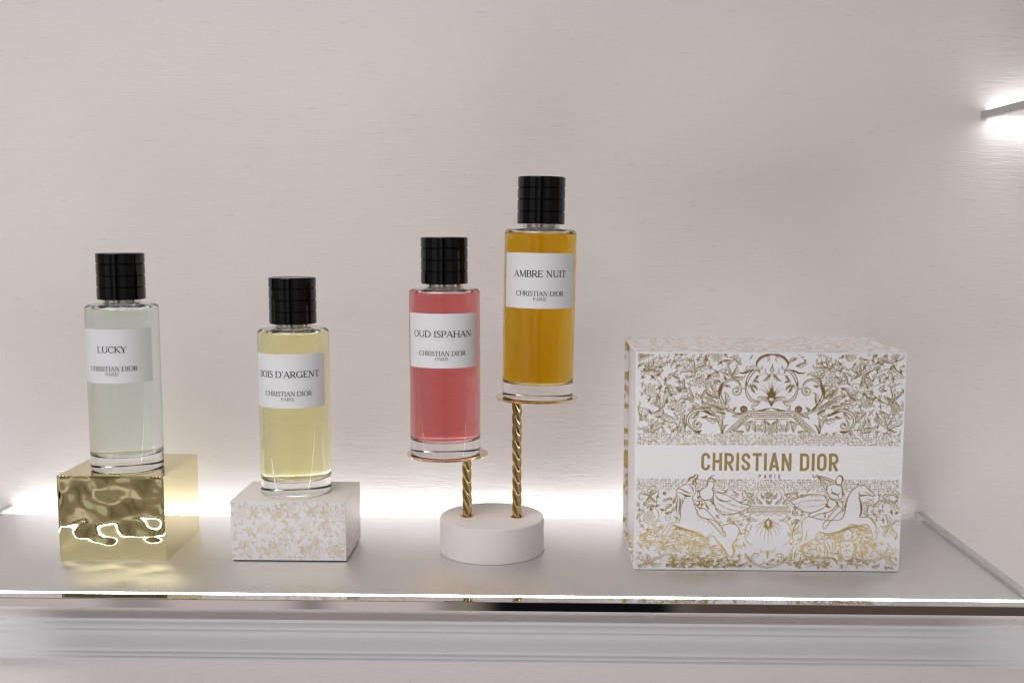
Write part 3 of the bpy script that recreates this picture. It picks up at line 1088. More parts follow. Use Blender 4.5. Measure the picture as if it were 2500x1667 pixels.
def ripple_block(name, lo, hi, m, parent):
    bm = bmesh.new()
    (x0, y0, z0), (x1, y1, z1) = lo, hi

    def face(o, du, dv, lu, lv, nrm, fn, step):
        nu, nv = int(lu / step), int(lv / step)
        vs = []
        for j in range(nv + 1):
            for i in range(nu + 1):
                u, v_ = lu * i / nu, lv * j / nv
                h = fn(u, v_)
                e = min(sst(0, 3.0, u), sst(0, 3.0, lu - u), sst(0, 3.0, v_), sst(0, 2.0, lv - v_))
                p = [o[k] + du[k] * u + dv[k] * v_ + nrm[k] * h * e for k in range(3)]
                vs.append(bm.verts.new([c * MM for c in p]))
        for j in range(nv):
            for i in range(nu):
                a = j * (nu + 1) + i
                bm.faces.new((vs[a], vs[a + 1], vs[a + nu + 2], vs[a + nu + 1]))
    Lx, Ly, Lz = x1 - x0, y1 - y0, z1 - z0

    def front(u, v_):
        k = sst(2.5, 17, v_)
        w = mnoise.noise(Vector((u / 21, v_ / 17, 3.3))) * 4
        a = mnoise.noise(Vector(((u + w) / 18.5, (v_ + w * .6) / 15.5, 1.7)))
        b = mnoise.noise(Vector(((u - w) / 10.0, v_ / 9.0, 8.1)))
        return k * (1.08 * a + .11 * b)

    def side(u, v_):
        return .10 * mnoise.noise(Vector((u / 13, v_ / 22, 5.5))) + .035 * mnoise.noise(Vector((u / 6, v_ / 8, 2.5)))

    def top(u, v_):
        return .07 * mnoise.noise(Vector((u / 22, v_ / 22, 12.5)))
    face((x0, y0, z0), (1, 0, 0), (0, 0, 1), Lx, Lz, (0, -1, 0), front, .6)
    face((x1, y0, z0), (0, 1, 0), (0, 0, 1), Ly, Lz, (1, 0, 0), side, .8)
    face((x0, y1, z0), (0, -1, 0), (0, 0, 1), Ly, Lz, (-1, 0, 0), side, .8)
    face((x1, y1, z0), (-1, 0, 0), (0, 0, 1), Lx, Lz, (0, 1, 0), side, .8)
    face((x0, y0, z1), (1, 0, 0), (0, 1, 0), Lx, Ly, (0, 0, 1), top, .8)
    face((x0, y1, z0), (1, 0, 0), (0, -1, 0), Lx, Ly, (0, 0, -1), lambda a, b: 0, 8)
    bmesh.ops.remove_doubles(bm, verts=bm.verts[:], dist=.00002)
    me = bpy.data.meshes.new(name)
    bm.to_mesh(me)
    bm.free()
    auto_smooth(me, 45)
    return link(name, me, m, parent)


gx, gy = (-348.3 - 270.7) / 2, (755.1 + 832.5) / 2
gb = thing('display_block', 'mirror gold block with a rippled front carrying the clear bottle', 'block', (gx, gy, 0), group='blocks under the bottles')
ripple_block('block_body', (-348.3 - gx, 755.1 - gy, 0.05), (-270.7 - gx, 832.5 - gy, 61.7), M_BRASS, gb)

# ------------------------------------------------------------------ white patterned block
wx, wy = (-222.7 - 139.4) / 2, (754.2 + 815.6) / 2
wb = thing('display_block', 'white block printed with pale gold leaves carrying the yellow bottle', 'block', (wx, wy, 0), group='blocks under the bottles')
WX, WD, WH = 83.3, 61.4, 44.3
box('block_body', (-WX / 2, -WD / 2, .9), (WX / 2, WD / 2, WH), M_TOP, wb, .25)
box('foot', (-WX / 2 + 1.5, -WD / 2 + 1.2, 0), (WX / 2 - 1.5, WD / 2 - 1.2, .88), M_DARK, wb, 0)  # inset foot, coloured dark to give the shadow line under the block
B = Board(WX - .5, WH - 1.4, .28)
O = Orn(B, 11, .22)
for (u, v_, a, L, c) in ((9, 8, 1.9, 15, .5), (24, 5, .5, 16, .6), (32, 9, 2.2, 14, -.6), (50, 6, .4, 15, .7), (62, 11, 2.0, 14, -.5), (75, 5, 1.4, 16, .5), (15, 36, -.6, 15, .6), (36, 38, -2.4, 14, .6), (30, 33, -.7, 13, -.5), (58, 38, -.9, 15, -.6), (69, 36, -1.9, 15, .7), (48, 34, -2.2, 14, .5), (40, 20, 1.1, 14, .6), (12, 21, -.2, 12, .5), (66, 24, .3, 14, -.6)):
    O.fan((u, v_), a, L * .46, 4, 2.0, .3)
    O.stem = O.B.stroke([(u, v_), (u - L * .3 * math.cos(a), v_ - L * .3 * math.sin(a)), (u - L * .5 * math.cos(a + c), v_ - L * .5 * math.sin(a + c))], .35, .25, .1)
for (u, v_, r) in ((24, 24, 4.6), (35, 5, 5.4), (7, 33, 5.0), (53, 25, 4.5), (77, 34, 5.0), (60, 4, 4.4), (43, 37, 4.0), (80, 16, 4.2)):
    O.flower((u, v_), r, 6, u)
O.scatter(190, 1.5, WX - 1.5, 1.5, WH - 2.5, 4.3, lambda x, y: B.a[int(y / B.h * (B.ny - 1)), int(x / B.w * (B.nx - 1))] < -.7)
board_grid('front_panel', B, lambda u, v_: (u - WX / 2 + .25, np.full_like(u, -WD / 2 - .06), v_ + 1.1), M_FOILW, wb)
B = Board(WD - .5, WH - 1.4, .4)
O = Orn(B, 12, .26)
O.scatter(110, 1, WD - 1, 1, WH - 2, 5.4)
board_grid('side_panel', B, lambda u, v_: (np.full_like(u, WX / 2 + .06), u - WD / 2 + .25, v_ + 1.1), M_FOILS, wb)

# ------------------------------------------------------------------ gift box
GX0, GX1, GY0, GY1, GH = 65.6, 250.7, 741.6, 844.0, 154.4
cx0, cy0 = (GX0 + GX1) / 2, (GY0 + GY1) / 2
gift = thing('gift_box', 'large white gift box covered in gold foil toile scenes with gold lettering', 'gift box', (cx0, cy0, 0))
a0, a1, b0, b1 = GX0 - cx0, GX1 - cx0, GY0 - cy0, GY1 - cy0
TH = 2.4
box('tray', (a0 + 3.4, b0 + TH + .02, TH + .02), (a1 - 3.4, b1 - TH - .02, GH - TH - .02), M_PAPER, gift, .4)
fb = box('front_board', (a0, b0, .25), (a1, b0 + TH, GH), M_PAPER, gift, .55, 3)
box('back_board', (a0, b1 - TH, .25), (a1, b1, GH), M_PAPER, gift, .4)
tb = box('top_board', (a0 + .05, b0 + TH + .03, GH - TH), (a1 - .05, b1 - TH - .03, GH - .05), M_PAPER, gift, .3)
bb = box('bottom_board', (a0 + .05, b0 + TH + .03, .25), (a1 - .05, b1 - TH - .03, TH), M_PAPER, gift, .3)

GW = GX1 - GX0
B = Board(GW, GH, .25)
O = Orn(B, 3, .355)


def homog(src, dst):
    A = []
    for (x, y), (u, v_) in zip(src, dst):
        A.append([x, y, 1, 0, 0, 0, -u * x, -u * y, u])
        A.append([0, 0, 0, x, y, 1, -v_ * x, -v_ * y, v_])
    A = np.array(A, float)
    h = np.linalg.solve(A[:, :8], A[:, 8])
    return np.append(h, 1).reshape(3, 3)


HM = homog([(1550, 856), (2214, 860), (2195, 1398), (1546, 1391.5)], [(0, GH), (GW, GH), (GW, 0), (0, 0)])


def F(x, y):
    q = HM @ np.array([x, y, 1.0])
    return (q[0] / q[2], q[1] / q[2])


def c2(x, y): return F(1500 + x / 5.226, 800 + y / 5.226)
def c3(x, y): return F(1860 + x / 5.226, 800 + y / 5.226)
def c4(x, y): return F(1500 + x / 4.61, 1080 + y / 4.61)
def c5(x, y): return F(1860 + x / 4.61, 1080 + y / 4.61)
def c6(x, y): return F(1500 + x / 2.376, 780 + y / 2.376)


UC = c3(118, 700)[0]


def both(fn):
    """draw with fn(map) once as it stands and once mirrored about the middle of the box"""
    fn(lambda x, y: c3(x, y), 1)
    fn(lambda x, y: (2 * UC - c3(x, y)[0], c3(x, y)[1]), -1)


def ang(m, x0, y0, x1, y1):
    p, q = m(x0, y0), m(x1, y1)
    return math.atan2(q[1] - p[1], q[0] - p[0]), math.hypot(q[0] - p[0], q[1] - p[1])


def spray(m, x0, y0, x1, y1, curl=.4, n=5, w=.36, fill=.7):
    a, L = ang(m, x0, y0, x1, y1)
    O.leaf(m(x0, y0), a, L * 1.12, curl if (m(x0 + 1, y0)[0] > m(x0, y0)[0]) else -curl, fill)


PX = .0531       # mm per c3 pixel
occ = lambda x, y: B.a[min(B.ny - 1, max(0, int(y / B.h * (B.ny - 1)))), min(B.nx - 1, max(0, int(x / B.w * (B.nx - 1))))]

# flora at the left of the upper picture
for q in ((450, 520, 340, 420, .5), (450, 520, 470, 380, -.4), (450, 520, 600, 420, -.5), (450, 520, 330, 560, -.5), (450, 520, 590, 560, .6),
          (1000, 560, 850, 440, .5), (1000, 560, 960, 350, -.4), (1000, 560, 1120, 430, -.6), (1010, 520, 830, 530, .4), (1020, 500, 1200, 480, .5),
          (590, 1020, 470, 930, .5), (590, 1020, 650, 840, -.5), (590, 1020, 480, 1100, -.5), (590, 1020, 600, 1180, .3), (590, 1080, 760, 1190, .5), (450, 1330, 330, 1260, .5), (450, 1330, 440, 1170, -.4), (450, 1330, 580, 1240, -.5), (330, 1180, 300, 990, .5),
          (800, 640, 700, 560, .5), (870, 640, 850, 800, .5), (960, 900, 820, 880, .5), (1000, 900, 920, 760, -.5), (1080, 900, 1180, 760, .5), (1150, 880, 1290, 960, .4), (1180, 960, 1330, 1080, .3),
          (1160, 640, 1290, 560, .5), (1200, 700, 1290, 820, -.4), (1150, 1000, 1280, 1140, .4), (880, 1200, 850, 1060, -.5), (870, 1260, 780, 1330, .4), (850, 1150, 870, 1320, .4), (700, 850, 660, 700, .5), (560, 900, 530, 820, .4), (300, 360, 420, 330, .5),
          (1480, 600, 1330, 520, .5), (1480, 610, 1420, 460, -.5), (1490, 600, 1570, 480, .5), (1480, 620, 1640, 640, .4), (1600, 460, 1500, 340, .5), (1640, 560, 1790, 480, -.4), (1380, 400, 1500, 420, .5), (1160, 330, 1120, 430, .4)):
    spray(c2, *q)
O.spiral(c2(440, 770), 155 * PX, 1.0, .92, .8, -1)
O.flower(c2(445, 775), 82 * PX, 7)
O.spiral(c2(330, 1100), 95 * PX, 1.5, .8, .6, -1)
O.spiral(c2(520, 370), 60 * PX, 2.5, 1.0, .5, 1)
O.spiral(c2(510, 1200), 60 * PX, 2.5, 1.0, .5, 1)
O.spiral(c2(690, 770), 60 * PX, 3.5, 1.2, .6, -1)
O.spiral(c2(1000, 570), 45 * PX, 1, 1.0, .7, 1)
O.spiral(c2(1550, 340), 45 * PX, 1, 1.2, .6, 1)
O.flower(c2(1290, 350), 72 * PX, 8, .3)
O.flower(c2(1065, 660), 95 * PX, 8, .1)
O.flower(c2(800, 1015), 98 * PX, 8, .2)
O.flower(c2(1170, 700), 60 * PX, 6, .5)
O.flower(c2(800, 760), 28 * PX, 6, .5)
O.flower(c2(1020, 1000), 55 * PX, 6, .5)
for q in ((600, 320, 720, 390, -.2), (720, 600, 800, 560, .3), (660, 1190, 760, 1250, .3), (860, 330, 790, 340, .4), (1700, 400, 1750, 380, .4)):
    a, L = ang(c2, *q[:4])
    O.tendril(c2(q[0], q[1]), a, L * 1.2, q[4])
O.vine([c2(470, 905), c2(490, 940), c2(560, 975), c2(590, 1020), c2(590, 1100), c2(640, 1180), c2(700, 1230)], .6)
O.vine([c2(700, 700), c2(660, 800), c2(720, 880), c2(700, 960)], .5, True, 3, 2.5)

# flora at the right
for q in ((1270, 590, 1130, 500, .5), (1270, 590, 1230, 450, -.5), (1270, 590, 1370, 430, .4), (1270, 590, 1470, 470, -.4), (1270, 590, 1130, 640, .5), (1290, 600, 1400, 680, .5), (1280, 620, 1330, 770, .4), (1620, 420, 1740, 330, .4), (1600, 440, 1840, 340, -.3), (1620, 440, 1500, 370, .5),
          (1640, 490, 1800, 640, .3), (1690, 920, 1560, 900, -.5), (1690, 920, 1660, 730, .5), (1690, 920, 1790, 810, -.4), (1690, 930, 1770, 1060, .4), (1690, 900, 1640, 1010, .6), (1600, 1290, 1700, 1130, .4), (1600, 1290, 1810, 1190, -.3), (1600, 1290, 1540, 1130, -.4), (1610, 1300, 1700, 1340, .3), (1500, 1060, 1620, 1130, .5), (1330, 1180, 1250, 1310, .4), (1330, 1080, 1210, 1180, .5),
          (850, 540, 680, 440, -.4), (850, 540, 830, 350, .4), (850, 540, 960, 430, .5), (860, 520, 660, 520, -.4), (870, 560, 1060, 480, -.5), (970, 720, 1080, 620, .5), (1040, 560, 1090, 720, .4), (1120, 880, 1080, 760, .4), (1120, 880, 1230, 800, -.4), (1120, 890, 1240, 930, .4), (1000, 960, 1180, 1010, .4), (880, 940, 1040, 860, .5), (760, 840, 900, 760, .4), (700, 640, 800, 560, .5), (740, 640, 600, 560, .5), (1480, 900, 1540, 960, .5), (1300, 1290, 1450, 1290, .5), (1390, 1330, 1260, 1330, .4), (440, 380, 330, 420, .5), (430, 480, 560, 440, .5)):
    spray(c3, *q)
O.spiral(c3(1345, 950), 128 * PX, .6, .9, .8, 1)
O.flower(c3(1340, 955), 74 * PX, 8)
O.flower(c3(1135, 345), 74 * PX, 8, .3)
O.flower(c3(890, 660), 92 * PX, 8, .4)
O.flower(c3(1700, 1060), 60 * PX, 8, .1)
O.flower(c3(1400, 820), 26 * PX, 6)
O.flower(c3(1470, 1170), 46 * PX, 7)
O.spiral(c3(1190, 760), 60 * PX, 1, 1.1, .6, 1)
O.spiral(c3(1650, 950), 50 * PX, 1, 1.0, .6, -1)
O.spiral(c3(1355, 1170), 55 * PX, 2, 1.2, .6, 1)
O.spiral(c3(1660, 730), 50 * PX, 0, 1.0, .6, 1)
O.spiral(c3(1370, 330), 40 * PX, 0, 1.1, .6, 1)
O.vine([c3(1270, 600), c3(1300, 690), c3(1400, 740), c3(1520, 700), c3(1580, 620), c3(1560, 560)], .5, True, 4, 3)
O.vine([c3(1640, 480), c3(1650, 510), c3(1560, 530), c3(1430, 600)], .45, False)
for q in ((450, 320, 570, 400, -.2), (1840, 480, 1800, 470, .4), (1820, 700, 1840, 760, .3), (1530, 820, 1570, 780, .3)):
    a, L = ang(c3, *q[:4])
    O.tendril(c3(q[0], q[1]), a, L * 1.2, q[4])
top_lo, top_hi = c3(118, 1345)[1], GH - .9
clear0 = lambda x, y: occ(x, y) < -.9
O.scatter(150, 1, 62, top_lo, top_hi, 4.2, lambda x, y: clear0(x, y))
O.scatter(150, UC * 2 - 62, GW - 1, top_lo, top_hi, 4.2, lambda x, y: clear0(x, y))


# the middle cartouche, drawn twice as mirror images over the flora
def cartouche(m, sg):
    hollow = [m(118, 300), m(300, 380), m(330, 480), m(440, 600), m(470, 720), m(640, 660), m(730, 720), m(760, 850), m(690, 1000), m(560, 1080), m(420, 1060), m(118, 1060)]
    B.poly(hollow, erase=True)
    B.poly([m(700, 1340), m(420, 1080), m(600, 1130), m(760, 1150), m(850, 1110), m(1000, 1060), m(1140, 1120), m(1160, 1220), m(1060, 1330)], erase=True)

    def st_(pts, w, w0=.3, w1=.3):
        O.B.stroke([m(*p) for p in pts], w, w0, w1)

    def vn(pts, w):
        O.vine([m(*p) for p in pts], w)
    st_([(100, 320), (190, 335), (280, 375), (325, 440), (318, 495)], 1.9, .8, .5)
    vn([(280, 390), (230, 362), (185, 362), (165, 392), (188, 415)], 1.0)
    vn([(320, 485), (285, 518), (248, 500), (255, 476)], .9)
    vn([(280, 560), (300, 535), (360, 545), (415, 620), (440, 690), (452, 765)], 2.0)
    st_([(330, 520), (400, 540), (480, 570), (560, 560)], 1.3)
    st_([(445, 690), (450, 750)], 1.7, .8, .8)
    vn([(456, 760), (430, 840), (385, 905), (330, 935), (262, 940)], 1.9)
    vn([(470, 775), (430, 730), (405, 745), (420, 770)], .9)
    vn([(262, 935), (300, 980), (350, 990), (345, 1040), (318, 1030)], 1.2)
    O.spiral(m(570, 800), 68 * PX, 2.6 if sg > 0 else .5, 1.35, 1.1, sg)
    vn([(470, 770), (520, 760), (570, 745)], 1.2)
    vn([(520, 725), (560, 675), (640, 652), (720, 690), (768, 760), (782, 835), (762, 905), (720, 975), (650, 1045), (560, 1092), (480, 1090), (430, 1060)], 2.1)
    st_([(740, 700), (775, 770), (785, 840), (775, 880)], 1.6, .3, .3)
    O.spiral(m(468, 1042), 46 * PX, 3.4 if sg > 0 else -.3, 1.2, 1.5, -sg, False)
    spray(m, 690, 970, 690, 830, .4 * sg, 3, .3)
    spray(m, 600, 1060, 570, 1010, .4, 3, .3)
    spray(m, 470, 1095, 590, 1135, -.2 * sg, 4, .3)
    spray(m, 720, 740, 660, 740, -.3 * sg, 3, .3)
    vn([(850, 1120), (920, 1082), (1010, 1050), (1100, 1072), (1168, 1132), (1182, 1205), (1140, 1280), (1080, 1332)], 2.1)
    st_([(860, 1125), (930, 1085), (1010, 1062)], 1.7, .5, .3)
    O.spiral(m(1045, 1245), 68 * PX, 1.2 if sg > 0 else 1.9, 1.15, 1.5, -sg)
    st_([(990, 1320), (1040, 1335), (1100, 1325)], 2.0, .4, .4)
    vn([(850, 1100), (790, 1165), (750, 1250), (728, 1338)], 1.9)
    st_([(745, 1270), (728, 1338)], 2.0, .6, 2.0)
    spray(m, 735, 1330, 690, 1240, .3, 3, .3)
    spray(m, 745, 1290, 740, 1160, .3, 3, .3)
    spray(m, 780, 1190, 940, 1170, .4, 4, .3)
    spray(m, 930, 1130, 1000, 1160, .4, 3, .3)
    spray(m, 1040, 1080, 1110, 1170, .4, 3, .3)
    # thick leafy band between the two vines
    for q in ((640, 1070, 760, 960), (720, 1040, 860, 960), (800, 1010, 950, 950), (700, 1100, 800, 1060), (880, 1020, 1020, 1000), (790, 900, 900, 840), (860, 900, 960, 800)):
        spray(m, *q, .3 * sg, 4, .4, 1.0)
    # ring of twigs round the palmette
    vn([(215, 570), (290, 600), (350, 660), (365, 740), (345, 810), (310, 840)], .5)
    for q in ((300, 600, 330, 650), (355, 670, 290, 680), (365, 720, 300, 770), (365, 760, 400, 720), (335, 810, 380, 770)):
        spray(m, *q, .3, 2, .35)
    vn([(118, 560), (160, 590), (205, 560), (210, 510)], .8)
    spray(m, 140, 590, 210, 670, .3, 3, .35)
    st_([(118, 445), (122, 480), (150, 540)], .7)
    st_([(90, 540), (150, 540)], .9, .5, .5)
    # palmette
    for (x, y, w) in ((120, 650, 1.2), (170, 690, 1.0), (235, 745, 1.1), (280, 775, .8), (300, 870, 1.1), (320, 920, .8)):
        P = [m(118, 900), m(118 + (x - 118) * .35, 900 + (y - 900) * .55), m(118 + (x - 118) * .8, 900 + (y - 900) * .98), m(x, y)]
        O.B.stroke(P, w, 1.6, .2, peak=.3)
        O.B.stroke(P[1:], w * .34, .1, .06, erase=True)
    B.poly([m(118, 1000), m(90, 960), m(150, 900), m(175, 830), m(118, 790)])
    B.poly([m(118, 1000), m(118, 800), m(160, 840), m(150, 940)])
    B.seg(m(125, 905), m(125, 905), .95, .95, erase=True)
    vn([(118, 940), (180, 930), (250, 880), (300, 900)], 1.0)
    # framed panel
    B.poly([m(110, 1062), m(405, 1062), m(690, 1342), m(110, 1342)], erase=True)
    for a_, b_ in (((110, 1060), (400, 1060)), ((110, 1082), (385, 1082)), ((110, 1136), (365, 1136)), ((398, 1060), (688, 1342)), ((362, 1115), (590, 1342)), ((110, 1165), (320, 1165)), ((385, 1082), (660, 1345))):
        B.seg(m(*a_), m(*b_), .26, .26)
    for k in range(9):
        O.spiral(m(118 + k * 30, 1110), 13 * PX, k, .8, .55, 1, False)
    for k in range(9):
        O.spiral(m(405 + k * 26, 1130 + k * 25.5), 14 * PX, k, .8, .6, 1, False)
    st_([(118, 1020), (180, 1035), (230, 1050), (290, 1048)], 1.2)
    O.flower(m(118, 1290), 60 * PX, 7)
    O.flower(m(250, 1280), 52 * PX, 6)
    for q in ((180, 1340, 210, 1180), (300, 1330, 330, 1210), (400, 1330, 380, 1200), (450, 1330, 560, 1330), (340, 1190, 450, 1240), (118, 1230, 190, 1190)):
        spray(m, *q, .3, 4, .36, .5)


both(cartouche)

# everything below the upper picture starts from clean card
yA, yB = c2(400, 1338)[1], c2(400, 1490)[1]
yC, yD = c4(300, 405)[1], c4(300, 542)[1]
B.poly([(-1, -1), (GW + 1, -1), (GW + 1, yA), (-1, yA)], erase=True)


def weave(y0, y1):
    rr_ = random.Random(5)
    st = 1.12
    ny = int((y1 - y0) / st)
    for j in range(ny):
        for i in range(int((GW - 1.6) / st)):
            x, y = 1.0 + i * st, y0 + (j + .5) * (y1 - y0) / ny
            if rr_.random() < .2:
                continue
            d = rr_.choice((.34, .34, -.34, .1)) if (i + j) % 2 else rr_.choice((-.34, -.34, .34, 0))
            x += rr_.uniform(-.3, .3)
            w = rr_.uniform(.16, .36)
            h = rr_.uniform(.12, .36)
            yy = y + rr_.uniform(-.2, .2)
            B.seg((x - h, yy - d * .7), (x + h, yy + d * .7), w, w * .7)


weave(yB, yA)
weave(yD, yC)

# flora of the lower picture
for q in ((390, 600, 280, 560, .5), (390, 600, 340, 690, -.5), (390, 600, 470, 540, -.5), (390, 610, 450, 680, .5), (380, 580, 420, 540, .4), (380, 1370, 250, 1290, .5), (380, 1370, 270, 1400, -.4), (380, 1370, 370, 1270, .4), (380, 1370, 470, 1300, -.4), (390, 1380, 500, 1390, .3), (640, 700, 560, 750, .4), (650, 690, 700, 600, .4), (560, 800, 640, 790, .5), (440, 720, 360, 720, .5), (680, 1330, 640, 1290, .3),
          (640, 1400, 700, 1300, .4), (720, 1420, 800, 1330, .4), (830, 1420, 930, 1370, .4), (1000, 1420, 1100, 1340, .4), (1120, 1420, 1230, 1340, .5), (1220, 1420, 1330, 1330, .4), (1310, 1410, 1420, 1330, .4), (1400, 1400, 1500, 1380, .4), (1300, 1400, 1240, 1300, -.4), (520, 1180, 600, 1120, .4), (560, 1150, 480, 1120, .4), (640, 1200, 740, 1150, .4), (700, 1240, 640, 1120, .4), (760, 1150, 860, 1110, .4), (860, 1140, 960, 1160, .4), (960, 1190, 1060, 1150, .4), (300, 1050, 400, 1010, .4), (430, 1040, 500, 980, .3), (600, 1060, 700, 1040, .4), (300, 1200, 260, 1130, .4), (420, 1150, 340, 1100, .4)):
    spray(c4, *q[:4], q[4], 5, .36, .6)
O.spiral(c4(375, 845), 132 / 4.61 * .277, 1.0, .92, .7, -1)
O.flower(c4(380, 845), 70 / 4.61 * .277, 7)
O.spiral(c4(600, 860), 9 * .277 * 1.2, 1, 1.2, .5, 1)
P2 = .277 / 4.61
for q in ((1440, 700, 1360, 600, .4), (1380, 600, 1540, 570, -.3), (1440, 660, 1540, 760, .3), (1300, 720, 1140, 690, .4), (1250, 740, 1340, 660, .5), (1200, 720, 1160, 830, .4), (1440, 950, 1410, 820, .5), (1440, 950, 1350, 970, -.5), (1440, 950, 1530, 880, -.4), (1450, 960, 1530, 1080, .4), (1430, 970, 1370, 1060, .4), (1390, 1300, 1450, 1170, .4), (1390, 1300, 1540, 1210, -.3), (1390, 1310, 1290, 1220, .4), (1390, 1310, 1500, 1400, .3), (1380, 1310, 1260, 1340, .4), (1180, 1280, 1100, 1230, .4), (1200, 1400, 1130, 1330, .4), (1240, 1420, 1330, 1400, .4), (1150, 1110, 1230, 1190, .4), (1100, 1120, 1160, 1200, .4), (1050, 1240, 1000, 1330, .4),
          (330, 1400, 250, 1320, .4), (260, 1360, 200, 1260, .4), (380, 1420, 440, 1340, .4), (240, 1130, 330, 1060, .4), (350, 1020, 420, 960, .4), (330, 940, 390, 870, -.4)):
    spray(c5, *q[:4], q[4], 5, .36, .6)
O.flower(c5(1130, 1025), 70 * P2, 8)
O.spiral(c5(1420, 1030), 50 * P2, 1, 1.0, .5, -1)
O.spiral(c5(1150, 1200), 46 * P2, 1, 1.2, .5, 1)
O.vine([c5(1340, 690), c5(1370, 730), c5(1330, 800), c5(1250, 830), c5(1160, 800)], .5, True, 4, 2.5)


def lower_middle(m, sg):
    B.poly([m(60, 800), m(250, 800), m(330, 950), m(330, 1150), m(230, 1270), m(60, 1420)], erase=True)

    def vn(pts, w):
        O.vine([m(*p) for p in pts], w)
    B.poly([m(50, 700), m(300, 700), m(330, 800), m(50, 805)], erase=True)
    for a_, b_ in (((55, 730), (290, 730)), ((55, 745), (300, 745)), ((55, 782), (310, 782)), ((55, 797), (320, 797)), ((290, 730), (325, 797)), ((200, 560), (290, 730)), ((250, 560), (320, 720))):
        B.seg(m(*a_), m(*b_), .2, .2)
    for k in range(10):
        O.spiral(m(65 + k * 23, 764), 9 * P2, k, .8, .4, 1, False)
    vn([(65, 800), (100, 830), (140, 805), (190, 830), (240, 800)], .6)
    for q in ((65, 640, 100, 580), (130, 640, 170, 590), (150, 700, 220, 640), (65, 700, 110, 660), (230, 700, 330, 620), (250, 600, 350, 580)):
        spray(m, *q, .3, 4, .36, .4)
    O.flower(m(60, 600), 45 * P2, 7)
    vn([(240, 800), (285, 830), (250, 870), (200, 890), (270, 900), (320, 970), (330, 1060), (300, 1130), (240, 1170)], .9)
    # hanging shell
    for (x, y, w) in ((65, 1150, .9), (110, 1120, .8), (160, 1080, .8), (200, 1040, .7), (210, 980, .7), (190, 940, .6), (140, 890, .6)):
        P = [m(65, 880), m(65 + (x - 65) * .5, 880 + (y - 880) * .35), m(65 + (x - 65) * .9, 880 + (y - 880) * .7), m(x, y)]
        O.B.stroke(P, w, 1.2, .2, peak=.35)
        O.B.stroke(P, w * .34, .1, .06, erase=True)
    B.poly([m(65, 850), m(110, 890), m(120, 960), m(65, 1000)])
    B.poly([m(65, 880), m(90, 905), m(80, 940), m(65, 950)], erase=True)
    vn([(150, 1200), (130, 1250), (100, 1230)], .7)
    O.B.stroke([m(30, 1245), m(65, 1240), m(90, 1245)], .9, .4, .4)
    O.B.stroke([m(65, 1260), m(62, 1330)], 1.5, 1.8, .1)
    vn([(160, 1270), (210, 1265), (235, 1310), (215, 1370), (160, 1400), (60, 1425)], 1.5)
    vn([(160, 1270), (180, 1300), (205, 1295)], .8)
    vn([(150, 1390), (110, 1380), (90, 1350), (110, 1340)], .9)
    spray(m, 230, 1370, 320, 1290, .4, 4, .4, 1.)


def lower_both(fn):
    fn(lambda x, y: c5(x, y), 1)
    fn(lambda x, y: (2 * UC - c5(x, y)[0], c5(x, y)[1]), -1)


lower_both(lower_middle)
lo_hi = yD
O.scatter(260, 1, GW - 1, 1.5, lo_hi - 1, 3.6, lambda x, y: occ(x, y) < -.9 and not (UC - 13 < x < UC + 13 and y > 8))


def engrave(m, pts, n, L, w):
    """short wavy strokes filling a polygon"""
    P = [m(*p) for p in pts]
    xs, ys = [p[0] for p in P], [p[1] for p in P]
    rr_ = random.Random(n)
    k = 0
    while k < n:
        x, y = rr_.uniform(min(xs), max(xs)), rr_.uniform(min(ys), max(ys))
        ins = False
        for (x0, y0), (x1, y1) in zip(P, P[1:] + P[:1]):
            if (y0 > y) != (y1 > y) and x < x0 + (y - y0) * (x1 - x0) / (y1 - y0):
                ins = not ins
        if not ins:
            continue
        k += 1
        a = rr_.uniform(-.35, .35)
        l = L * rr_.uniform(.6, 1.4)
        c = rr_.uniform(-.25, .25) * l
        O.B.stroke([(x, y), (x + l * .5 * math.cos(a), y + l * .5 * math.sin(a) + c), (x + l * math.cos(a), y + l * math.sin(a))], w * rr_.uniform(.6, 1.4), .1, .06)


engrave(c4, [(240, 1020), (620, 930), (900, 1020), (1060, 1100), (1250, 1280), (1300, 1400), (620, 1400), (480, 1250), (240, 1180)], 330, 3.4, .5)
engrave(c4, [(1100, 560), (1560, 620), (1480, 800), (1400, 940), (1220, 900), (1060, 700)], 90, 3.0, .4)
engrave(c5, [(600, 1030), (900, 980), (1240, 990), (1290, 1120), (1160, 1400), (360, 1400), (420, 1180)], 330, 3.0, .62)
engrave(c5, [(330, 560), (760, 580), (760, 760), (540, 830), (330, 760)], 90, 3.0, .4)
engrave(c4, [(560, 1330), (1400, 1330), (1400, 1420), (560, 1420)], 120, 2.4, .8)


def figure(m, body, lines, hatches, w=.52):
    for P in body:
        B.poly(smooth([m(*p) for p in P + P[:1]], 4), erase=True)
    for P in body:
        O.B.stroke([m(*p) for p in P + P[:1]], w * 1.25, w * .8, w * .8)
    for P, ww in lines:
        O.B.stroke([m(*p) for p in P], w * ww, w * .35, w * .25)
    for P, a, L, n in hatches:
        O.hatch([m(*p) for p in P], a, L, n, w * .95)


